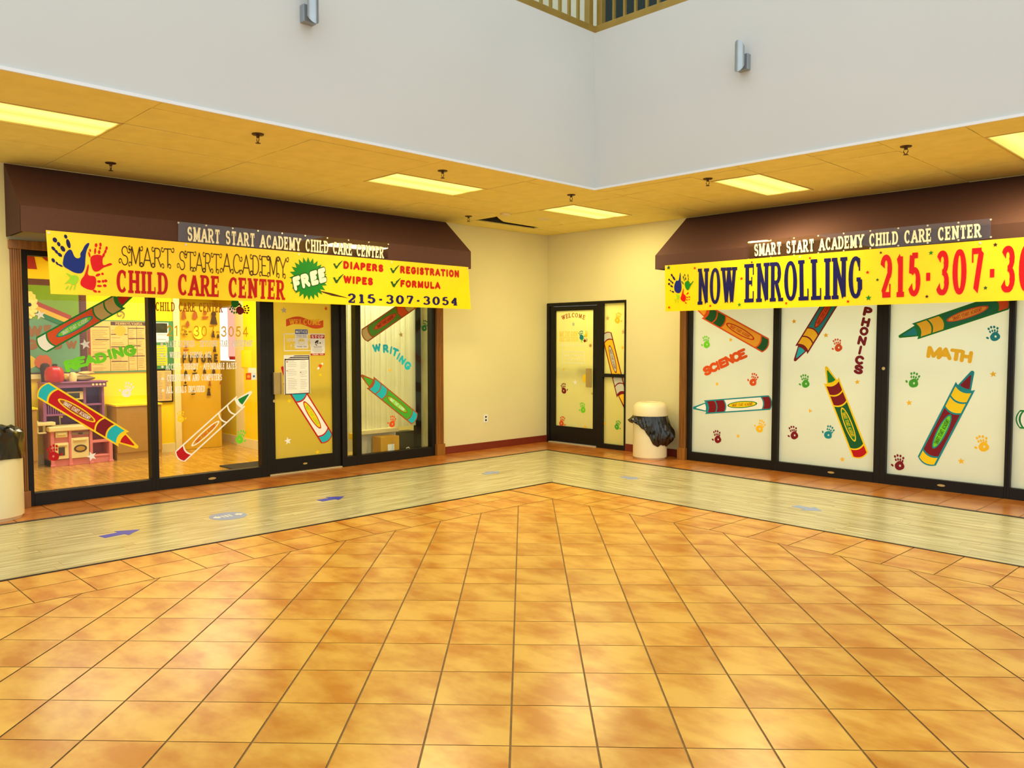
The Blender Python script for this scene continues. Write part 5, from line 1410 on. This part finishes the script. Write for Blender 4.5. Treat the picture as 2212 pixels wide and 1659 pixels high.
# tan low cabinets on either side of the toy kitchen
def low_cabinet(a, b, zt, lab):
    t = thing('low_cabinet', PK((a + b) / 2, 0, 0), lab, 'cabinet', 'tan low cabinets in the classroom')
    m_ = MB(); m_.pbox(PK, a, b, .10, zt, -.38, 0, M_kraft); m_.build('body', t, bevel=.004)
    m_ = MB(); m_.pbox(PK, a - .0, b, 0, .10, -.38, -.02, mat('ochre plinth', (190, 146, 60), .6)); m_.build('plinth', t)
    m_ = MB(); m_.pbox(PK, a - .01, b + .01, zt, zt + .02, -.385, .012, M_yel); m_.build('top', t)
s0 = (-5.703, 0.599)[0]; zt = (-5.384, 0.749)[1]
low_cabinet(s0 + .03, s0 + .62, zt - .02, 'tan low cabinet right of the toy kitchen')
s1 = (-6.617, 0.659)[0]
low_cabinet(-7.6, s1, zt - .0, 'tan low cabinet at the left end of the classroom')

# toy kitchen
K_pink = mat('pink moulded plastic', (226, 132, 134), .45, .05, 6); K_purple = mat('lilac moulded plastic', (150, 88, 138), .45, .06, 6); K_dpurple = mat('deep lilac plastic', (112, 58, 128), .45, .06, 6)
K_cream = mat('cream moulded plastic', (240, 222, 158), .4, .04, 6); K_dark = mat('smoked plastic', (70, 56, 36), .3, .1); K_grey = mat('grey plastic panel', (150, 120, 100), .45, .06)
kq = [(-6.469, 0.005), (-5.71, 1.07)]
ks0, ks1 = (-6.472, 0.253)[0], (-5.732, 0.184)[0]
KW = ks1 - ks0
zc = (-6.087, 0.487)[1]; ztop = (-6.168, 1.075)[1]
t = thing('toy_kitchen', PK((ks0 + ks1) / 2, 0, -.15), 'pink and lilac toy kitchen against the yellow classroom wall', 'toy kitchen')
X = lambda u: ks0 + KW * u
B = lambda u0, u1, z0, z1, o0, o1, m: (lambda mb: (mb.pbox(PK, X(u0), X(u1), z0, z1, o0, o1, m), mb)[1])(MB())
m_ = MB()
m_.pbox(PK, X(0), X(1), .0, .085, -.32, -.02, K_pink)
for u0, u1 in ((0, .055), (.285, .335), (.62, .67), (.94, 1)): m_.pbox(PK, X(u0), X(u1), 0, zc - .03, -.32, .0, K_pink); m_.pbox(PK, X(u0) - .008, X(u1) + .008, 0, .03, -.02, .012, K_pink)
m_.pbox(PK, X(.055), X(.62), .085, zc - .03, -.32, -.03, K_pink); m_.pbox(PK, X(.62), X(1), .085, .11, -.32, -.01, K_pink); m_.pbox(PK, X(.62), X(1), .085, zc, -.32, -.29, mat('rose plastic', (200, 84, 96), .45))
zs = (-5.896, 0.285)[1]
m_.pbox(PK, X(.62), X(1), zs - .015, zs + .02, -.30, -.005, K_pink)
m_.build('base_unit', t, bevel=.006)
m_ = MB(); m_.pbox(PK, X(-.03), X(1.05), zc - .035, zc + .028, -.33, .03, K_cream); m_.build('worktop', t, bevel=.012)
m_ = MB(); m_.pbox(PK, X(.12), X(.30), zc + .028, zc + .032, -.22, -.04, mat('sink basin', (206, 188, 130), .4)); m_.build('sink', t)
m_ = MB(); p0 = PK(X(.24), zc + .03, -.24); m_.tube([p0, (p0[0], p0[1], p0[2] + .10), (p0[0] + .02, p0[1], p0[2] + .125), (p0[0] + .08, p0[1], p0[2] + .12), (p0[0] + .09, p0[1], p0[2] + .10)], .011, K_cream, 8); m_.build('faucet', t, smooth=True)
def kdoor(nm, q, win=None, hand_=None):
    (a, z0), (b, z1) = q
    m_ = MB(); m_.pbox(PK, a, b, z0, z1, -.03, .002, K_cream); o = m_.build(nm, t, bevel=.006)
    if win:
        m_ = MB(); m_.slab(PK, win, .002, .006, K_dark); m_.build('window', o)
    m_ = MB(); m_.pbox(PK, a + (b - a) * .12, b - (b - a) * .12, z1 - .035, z1 - .018, .002, .02, K_cream); m_.build('handle', o, bevel=.004)
q = [(-6.413, 0.372), (-6.275, 0.444)]; kdoor('drawer', q)
q = [(-6.425, 0.095), (-6.265, 0.302)]; w_ = [(-6.386, 0.141), (-6.313, 0.249)]; kdoor('cupboard_door', q, rect(w_[0][0], w_[1][0], w_[0][1], w_[1][1]))
q = [(-6.237, 0.09), (-6.024, 0.355)]; c = (-6.128, 0.214, 0.1); kdoor('oven_door', q, ellipse(c[:2], c[2] * .78, c[2] * .5))
c_ = MB(); c_.slab(PK, ellipse(c[:2], c[2] * .55, c[2] * .3), .006, .0075, mat('baked toy food', (196, 150, 50), .5)); c_.build('oven_picture', t)
q = [(-6.229, 0.393), (-6.02, 0.429)]; m_ = MB(); m_.pbox(PK, q[0][0], q[1][0], q[0][1], q[1][1], -.03, .004, K_grey); m_.slab(PK, ellipse(((q[0][0] + q[1][0]) / 2, (q[0][1] + q[1][1]) / 2), .03, .012), .004, .012, K_dark); m_.build('control_panel', t)
# hutch
hz0, hz1 = zc + .028, ztop
m_ = MB()
m_.pbox(PK, X(-.06), X(.95), hz1 - .075, hz1, -.33, -.06, K_purple); m_.pbox(PK, X(-.07), X(.97), hz1 - .012, hz1 + .006, -.34, -.04, K_purple)
m_.pbox(PK, X(-.05), X(.93), hz0, hz1 - .07, -.335, -.31, K_dpurple)
for u0, u1 in ((-.06, -.01), (.585, .63), (.89, .93)): m_.pbox(PK, X(u0), X(u1), hz0, hz1 - .07, -.33, -.12, K_purple)
z_ = (-5.904, 0.767)[1]; m_.pbox(PK, X(.63), X(.89), z_ - .012, z_ + .012, -.33, -.13, K_purple)
z2 = (-6.368, 0.653)[1]; m_.pbox(PK, X(-.05), X(.60), z2 - .012, z2 + .012, -.33, -.13, K_purple); m_.pbox(PK, X(.25), X(.6), z_ + .01, z_ + .03, -.33, -.14, K_purple)
m_.build('hutch', t, bevel=.005)
m_ = MB()
for k in range(7): m_.pbox(PK, X(-.01 + .036 * k), X(.004 + .036 * k), z2, z2 + .13, -.15, -.14, K_purple)
m_.build('plate_rack', t)
q = [(-6.231, 0.84), (-6.022, 0.948)]
m_ = MB(); m_.pbox(PK, q[0][0], q[1][0], q[0][1], q[1][1], -.31, -.13, K_cream); o = m_.build('microwave', t, bevel=.006)
m_ = MB(); m_.pbox(PK, q[0][0] + .015, q[1][0] - .06, q[0][1] + .02, q[1][1] - .02, -.13, -.126, K_dark); m_.build('window', o)
m_ = MB()
for u in (.72, .78, .84, .9): m_.slab(PK, ellipse((X(u), hz1 - .04), .014, .014, 0, 14), -.06, -.045, K_cream)
m_.build('hooks', t)
q = [(-6.608, 0.429), (-6.398, 0.578)]
m_ = MB(); m_.pbox(PK, q[0][0], q[0][0] + .02, q[0][1], q[1][1] + .02, -.26, -.06, K_cream); m_.pbox(PK, q[0][0], q[1][0] + .0, q[1][1] - .045, q[1][1] - .005, -.26, -.04, K_cream); m_.pbox(PK, q[0][0], q[1][0] - .10, q[0][1], q[0][1] + .02, -.26, -.06, K_cream)
m_.pbox(PK, q[1][0] - .13, q[1][0] - .10, q[0][1], q[1][1] - .045, -.2, -.1, K_cream); m_.build('side_shelf', t, bevel=.006)
# things on top of the toy kitchen
c = [(-6.371, 1.082), (-6.267, 1.281)]
pc = PK(((-6.491, 1.178)[0] + (-6.265, 1.172)[0]) / 2, hz1 + .006, -.115); pr = ((-6.265, 1.172)[0] - (-6.491, 1.178)[0]) / 2
t = thing('toy_pot', pc, 'red toy pot on top of the toy kitchen', 'pot')
M_redp = mat('glossy red plastic', (190, 24, 10), .25, .08, 6, .5, 0, .3)
m_ = MB(); m_.lathe(pc, [(pr * .86, 0), (pr * .98, .02), (pr, .09), (pr * .96, .14), (pr * .75, .185), (pr * .3, .205)], M_redp, 28); m_.build('body', t, smooth=True)
m_ = MB(); m_.lathe((pc[0], pc[1] + .01, pc[2] + .203), [(.03, 0), (.034, .02), (.02, .03)], K_dark, 14); m_.build('knob', t, smooth=True)
pc2 = PK((-6.44, 1.249)[0], hz1 + .006, -.275)
t = thing('toy_helmet', pc2, 'dark brown rounded toy behind the red pot', 'toy')
m_ = MB(); m_.lathe(pc2, [(.045, 0), (.05, .12), (.06, .17), (.05, .22), (.02, .24)], mat('dark brown felt', (60, 34, 16), .8), 18); m_.build('shell', t, smooth=True)
def lump(c, rx, ry, rz, m, amp=.12, n=20):
    mb = MB(); prof = [(math.sin(R(20 + 140 * k / 8)), -math.cos(R(20 + 140 * k / 8))) for k in range(9)]
    mb.lathe(c, [(max(.05, a) , b * rz + rz) for a, b in prof], m, n, rx, ry, fn=lambda r, z, th, j: (r * (1 + amp * math.sin(th * 3 + j)), max(0, z + rz * .08 * math.sin(th * 5 + j * 2)) if j else 0))
    return mb
q = PK((-6.224, 1.119)[0], hz1 + .006, -.2); tag(lump(q, .045, .035, .045, mat('ochre plush', (206, 160, 60), .9)).build('toy_ball', smooth=True), 'ochre round toy between the red pot and the folded cloth', 'toy')
q = PK((-6.013, 1.112)[0], hz1 + .006, -.2); tag(lump(q, .09, .14, .035, mat('grey brown cloth', (150, 122, 70), .95, .2, 14), .08).build('folded_cloth', smooth=True), 'grey brown folded cloth on the right of the toy kitchen top', 'cloth')
q = PK((-5.976, 1.216)[0], hz1 + .088, -.2); tag(lump(q, .08, .10, .022, mat('cream and red bag', (216, 178, 110), .8, .3, 20), .06).build('toy_purse', smooth=True), 'cream patterned toy purse lying on the folded cloth', 'bag')
q = PK((-6.165, 1.19)[0], hz1 + .006, -.10)
mb = MB(); mb.lathe(q, [(.04, 0), (.05, .05), (.035, .11), (.02, .12)], mat('cream cloth cap', (232, 206, 140), .9, .1), 16); tag(mb.build('cloth_cap', smooth=True), 'cream cloth cap leaning between the pot and the folded cloth', 'hat')

# brown paper "future" hanging over the passage, with stuck-on paper children
a = (-4.631, 2.115)[0]; b = (-4.011, 2.134)[0]; zb = (-4.358, 0.006)[1]; zt = (-4.364, 2.119)[1]
t = thing('paper_hanging', PP((a + b) / 2, zb, 0), 'tall brown paper hanging with dark cut-outs in the classroom passage', 'wall decoration')
M_kp = mat('ochre kraft paper', (220, 172, 20), .8, .05, 2)
m_ = MB(); n = 14
for i in range(n):
    for j in range(10):
        f = lambda u, v: PP(a + (b - a) * u, zb + (zt - zb) * v, .02 + .012 * math.sin(u * 9 + v * 5) * (1 - v * .6))
        m_.face([f(i / n, j / 10), f((i + 1) / n, j / 10), f((i + 1) / n, (j + 1) / 10), f(i / n, (j + 1) / 10)], M_kp)
m_.build('sheet', t, smooth=True)
M_cut = mat('dark paper cut-out', (66, 40, 10), .8); M_cut2 = mat('russet paper cut-out', (156, 78, 14), .8)
m_ = MB(); text(m_, Plane('L', -3.0), 'FUTURE', [(a + .03, (-4.564, 1.281)[1]), (b - .05, (-4.564, 1.286)[1]), (b - .05, (-4.561, 1.412)[1]), (a + .03, (-4.561, 1.407)[1])], 0, M_cut, 'round', .32, .28, .3); m_.build('cut_out_letters', t)
for k, (q, m) in enumerate((((-4.562, 1.992, 0.134), M_cut2), ((-4.399, 1.987, 0.136), M_cut2), ((-4.246, 1.99, 0.137), M_cut2), ((-4.115, 1.947, 0.212), M_cut), ((-4.511, 1.858, 0.1), M_cut2), ((-4.546, 1.723, 0.09), M_cut), ((-4.129, 1.707, 0.11), M_cut), ((-4.054, 1.68, 0.074), M_cut), ((-4.541, 1.497, 0.108), M_cut2), ((-4.11, 1.485, 0.101), M_cut), ((-4.554, 1.136, 0.09), M_cut), ((-4.421, 1.151, 0.1), M_cut), ((-4.272, 1.165, 0.101), M_cut), ((-4.131, 1.152, 0.093), M_cut), ((-4.562, 0.974, 0.081), M_cut), ((-4.196, 0.969, 0.083), M_cut2), ((-4.029, 0.973, 0.056), M_cut2), ((-4.45, 0.842, 0.082), M_cut), ((-4.213, 0.841, 0.121), M_cut))):
    s, z, h = q; o = .05
    m_ = MB()
    if k % 3 == 0: m_.union(PP, [ellipse((s, z + h * .3), h * .18, h * .2), [(s - h * .28, z - h * .4), (s + h * .26, z - h * .45), (s + h * .16, z + h * .12), (s - h * .14, z + h * .14)]], o, m)
    elif k % 3 == 1: m_.poly(PP, [(s - h * .3, z - h * .3), (s - h * .05, z - h * .5), (s + h * .3, z - h * .25), (s + h * .2, z + h * .3), (s, z + h * .5), (s - h * .22, z + h * .2)], o, m)
    else: m_.union(PP, [ellipse((s, z + h * .25), h * .2, h * .22), [(s - h * .4, z - h * .15), (s + h * .4, z - h * .1), (s + h * .3, z - h * .3), (s - h * .3, z - h * .4)]], o, m)
    m_.build('paper_cut_out', t)
c = (-4.354, 1.724, 0.154)
m_ = MB(); m_.poly(PP, ellipse(c[:2], c[2] * .5, c[2] * .6), .052, mat('lemon paper', (250, 226, 40), .7)); m_.build('paper_face', t)
# lit window with a pink curtain on the passage wall (faces the room)
PQ = Plane('Q', -3.702)
x0, x1 = -3.80, -3.02
z0 = (-3.428, 1.296)[1]; z1 = (-3.394, 2.13)[1]
t = thing('window_12', PQ((x0 + x1) / 2, z0, 0), 'bright inner window with pink curtain in the classroom passage', 'window', None, 'structure')
m_ = MB(); m_.pbox(PQ, x0, x1, z0, z1, 0, .004, emit_mat('bright window light', (255, 250, 240), 1.3)); m_.build('lit_pane', t)
m_ = MB(); m_.pbox(PQ, x0 - .02, x1 + .02, z0 - .03, z0, 0, .03, M_trimw); m_.pbox(PQ, x0 - .02, x1 + .02, z1, z1 + .03, 0, .02, M_trimw); m_.build('frame', t)
m_ = MB(); xm = x0 + (x1 - x0) * .55
n = 18
for k in range(n):
    u0, u1 = k / n, (k + 1) / n
    m_.face([PQ(xm + (x1 - xm) * u0, z0 + .05, .02 + .012 * (k % 2)), PQ(xm + (x1 - xm) * u1, z0 + .05, .02 + .012 * ((k + 1) % 2)), PQ(xm + (x1 - xm) * u1, z1, .02 + .012 * ((k + 1) % 2)), PQ(xm + (x1 - xm) * u0, z1, .02 + .012 * (k % 2))], film_mat('pink sheer curtain', (250, 150, 130), .3, .7, 0))
m_.build('curtain', t)
q0 = [(-3.257, 1.318), (-3.108, 1.368)]
m_ = MB(); m_.pbox(PQ, q0[0][0], q0[1][0], q0[0][1], q0[1][1], .03, .06, v_red); tag(m_.build('red_box'), 'small red box on the sill of the bright inner window', 'box')
# papers
M_gb = mat('green board strip', (64, 130, 74), .7, .05)
a, b = [(-5.004, 1.187), (-4.742, 1.892)]
t = thing('notice_board', PW((a[0] + b[0]) / 2, a[1], 0), 'narrow green notice board beside the door trim in the second window', 'notice board')
m_ = MB(); m_.pbox(PW, a[0] - .03, b[0], a[1] + .02, b[1], 0, .01, M_gb); m_.build('backing', t)
def sheet(nm, q, m, par, o=.011, rows=0):
    (a, z0), (b, z1) = q
    m_ = MB(); m_.pbox(PW, a, b, z0, z1, o - .001, o + .001, m); r = m_.build(nm, par)
    if rows:
        m_ = MB()
        for k in range(rows): m_.poly(PW, rect(a + (b - a) * .1, a + (b - a) * random.uniform(.6, .9), z0 + (z1 - z0) * (k + .5) / rows, z0 + (z1 - z0) * (k + .5) / rows + .008), o + .0016, M_ink)
        m_.build('printing', r)
    return r
r = sheet('poster_sheet', [(-4.995, 1.588), (-4.817, 1.869)], M_paper, t, .012, 4)
q = [(-4.992, 1.723), (-4.834, 1.86)]; m_ = MB(); m_.poly(PW, rect(q[0][0], q[1][0], q[0][1], q[1][1]), .0142, mat('dark photo print', (40, 44, 24), .4, .8, 20)); m_.build('photo', r)
sheet('poster_sheet', [(-4.999, 1.257), (-4.841, 1.548)], mat('lime paper', (196, 206, 20), .7, .03), t, .012, 8)
a, b = [(-5.006, 0.749), (-4.773, 1.208)]
t = thing('framed_notice', PW((a[0] + b[0]) / 2, a[1], 0), 'black framed printed notice under the narrow green board', 'picture')
a2 = (-7.479, 3.326)
m_ = MB(); m_.pbox(PW, a[0] - .1, b[0], a[1] - .02, b[1], 0, .02, M_black); m_.build('frame', t)
(sa, za), (sb, zb_) = a, b
m_ = MB(); m_.pbox(PW, sa - .09, sb - .02, za, zb_ - .025, .02, .022, M_buff); m_.build('sheet', t)
m_ = MB()
for k in range(24):
    for u0, u1 in ((0, .36), (.5, .92)): m_.poly(PW, rect(sa + (sb - sa) * u0, sa + (sb - sa) * (u1 - random.random() * .15), za + (zb_ - za) * (.06 + k * .036), za + (zb_ - za) * (.06 + k * .036) + .006), .0226, M_ink)
m_.build('printing', t)
for nm, q, m, lab in (('paper_notice', [(-2.768, 1.212), (-2.435, 1.469)], mat('bright yellow paper', (255, 236, 0), .6, .02), 'bright yellow notice on the classroom wall at the right of the second window'),
                      ('paper_notice', [(-2.549, 1.134), (-2.295, 1.209)], M_paper, 'white folded notice under the bright yellow one')):
    (a, z0), (b, z1) = q
    mb = MB(); mb.pbox(Plane('Q', -3.803), a, b, z0, z1, 0, .003, m); tag(mb.build(nm), lab, 'sign')
mb = MB(); mb.box(-1.15, -.16, -4.91, -3.85, .001, .016, mat('dark doormat', (34, 28, 18), .95, .2, 60)); tag(mb.build('doormat', bevel=.004), 'black doormat inside the entrance door', 'doormat')

# ================================================================ DISPLAY BEHIND THE THIRD WINDOW
mb = MB(); mb.box(-2.0, -1.9, -3.58, 0, 0, 2.75, mat('pale office paint', (226, 220, 160), .7)); struct('wall_display_back', mb, 'pale wall behind the third window')
mb = MB(); mb.box(-1.9, -.141, -2.2, -2.1, 0, 2.75, mat('pale office paint', (226, 220, 160), .7)); struct('wall_display_right', mb, 'pale side wall behind the third window')
area_light('display_lamp', (-1.0, -2.9, 2.72), .5, 70 * .5, (.93, 1.0, .9), (0, 0, 0), 1.0)
M_cur = film_mat('white sheer curtain', (240, 238, 214), .06, .5, 0)
PC = Plane('L', -.42)
def curtain(s0, s1, z0, z1, lab, c=PC, waves=20):
    mb = MB(); n = waves * 4
    for k in range(n):
        s_, t_ = s0 + (s1 - s0) * k / n, s0 + (s1 - s0) * (k + 1) / n
        w_ = lambda q: .018 * math.sin(2 * math.pi * q * waves / n) + .008 * math.sin(q * .9)
        mb.face([c(s_, z0, w_(k)), c(t_, z0, w_(k + 1)), c(t_, z1, w_(k + 1)), c(s_, z1, w_(k))], M_cur)
    return tag(mb.build('sheer_curtain', smooth=True), lab, 'curtain')
zz = (-3.005, 0.388)[1]
curtain((-3.284, 0.948)[0], (-2.312, 0.907)[0], zz + .01, 2.6, 'white sheer curtain hanging in the third window')
curtain((-3.505, 0.957)[0] - .02, (-3.368, 0.951)[0], .12, 2.6, 'narrow white curtain beside the entrance door', PC, 5)
ta, tb_ = [(-3.369, 0.353), (-2.657, 0.41)]
t = thing('table', PC((ta[0] + tb_[0]) / 2, 0, -.3), 'white covered table behind the third window', 'table')
m_ = MB(); m_.pbox(PC, ta[0], tb_[0], zz - .05, zz + .0, -.40, .06, M_trimw); m_.build('table_top', t, bevel=.008)
m_ = MB()
for k in range(40):
    s_, t_ = ta[0] + .1 + (tb_[0] - ta[0] - .1) * k / 40, ta[0] + .1 + (tb_[0] - ta[0] - .1) * (k + 1) / 40
    m_.face([PC(s_, .0, -.03 + .008 * math.sin(k)), PC(t_, .0, -.03 + .008 * math.sin(k + 1)), PC(t_, zz - .05, -.02), PC(s_, zz - .05, -.02)], mat('white table skirt', (214, 210, 178), .8))
m_.build('skirt', t, smooth=True)
q = [(-3.089, 0.064), (-2.779, 0.305)]
t = thing('cardboard_box', PC((q[0][0] + q[1][0]) / 2, 0, .2), 'ochre cardboard box with white label behind the third window', 'box')
m_ = MB(); m_.pbox(PC, q[0][0], q[1][0], 0, q[1][1] - .0, .03, .23, mat('ochre cardboard', (206, 152, 30), .8, .06)); m_.build('body', t, bevel=.004)
q2 = [(-2.973, 0.106), (-2.866, 0.197)]
m_ = MB(); m_.pbox(PC, q2[0][0], q2[1][0], q2[0][1], q2[1][1], .23, .232, M_paper); m_.build('label', t)
m_ = MB()
for k in range(6): m_.poly(PC, rect(q2[1][0] - (q2[1][0] - q2[0][0]) * .4, q2[1][0] - .01 - .01 * (k % 2), q2[0][1] + .02 + k * .02, q2[0][1] + .025 + k * .02), .233, M_ink)
m_.build('printing', t)
q = [(-3.513, 0.286), (-3.374, 0.385)]
t = thing('yellow_toy', PC((q[0][0] + q[1][0]) / 2, q[0][1], .1), 'yellow plastic toy on a stand behind the narrow pane', 'toy')
m_ = MB(); m_.pbox(PC, q[0][0], q[1][0] - .02, q[0][1] + .02, q[1][1], .1, .18, mat('yellow plastic', (250, 214, 10), .4)); m_.pbox(PC, q[0][0] + .05, q[1][0], q[0][1], q[0][1] + .06, .1, .2, mat('yellow plastic', (250, 214, 10), .4)); m_.build('body', t, bevel=.01)
m_ = MB(); s_ = (q[0][0] + q[1][0]) / 2 + .02; m_.tube([PC(s_, 0, .14), PC(s_, q[0][1] + .02, .14)], .012, M_steel2, 8); m_.tube([PC(s_ - .05, .01, .14), PC(s_ + .05, .01, .14)], .012, M_steel2, 8); m_.build('stand', t)
mb = MB(); pts = [(-2.64, 0.111), (-2.599, 0.124), (-2.569, 0.088), (-2.538, 0.06), ((-2.517, 0.058)[0], .008), ((-2.486, 0.055)[0], .007)]
mb.tube([PC(s, z, .2) for s, z in pts], .006, v_white, 6); tag(mb.build('white_cable'), 'short white cable curl in the dark corner of the third window', 'cable')
a, b = [(-2.661, 0.022), (-2.306, 0.317)]
mb = MB(); mb.pbox(PC, a[0], b[0], .0, b[1], -.2, -.05, mat('dark olive cabinet', (56, 50, 18), .5)); tag(mb.build('dark_cabinet', bevel=.005), 'dark olive low cabinet beside the covered table', 'cabinet')
mb = MB(); a, b = [(-2.315, 0.57), (-2.23, 0.565)]; mb.pbox(PC, a[0], b[0], .0, 2.6, -.05, .02, M_black); struct('trim_10', mb, 'dark inner post behind the third window')

# ================================================================ ROOMS BEHIND THE FROSTED GLASS
mb = MB(); mb.box(0, 1.8, 1.6, 1.7, 0, 2.75, M_yel); mb.box(1.62, 1.72, .15, 1.6, 0, 2.75, M_wall); struct('wall_corner_room', mb, 'walls behind the corner door')
mb = MB(); mb.box(-.1, 10.4, .141, 2.2, 2.75, 2.8, M_trimw); struct('ceiling_back_rooms', mb, 'ceiling of the rooms behind the frosted glass')
mb = MB(); mb.box(-.1, 10.4, .0, 2.2, -.05, -.003, M_lam); struct('floor_back_rooms', mb, 'floor of the rooms behind the frosted glass')
mb = MB(); mb.box(1.75, 10.4, 2.1, 2.2, 0, 2.75, M_wall); mb.box(10.3, 10.4, .141, 2.1, 0, 2.75, M_wall); struct('wall_back_rooms', mb, 'cream wall behind the frosted shop front')
area_light('corner_room_lamp', (.8, .9, 2.7), .8, 185 * .35, (1.0, .92, .5), (0, 0, 0), .8)
area_light('back_room_lamp', (6, 1.1, 2.7), 6.5, 185, (1.0, .97, .84), (0, 0, 0), .8)
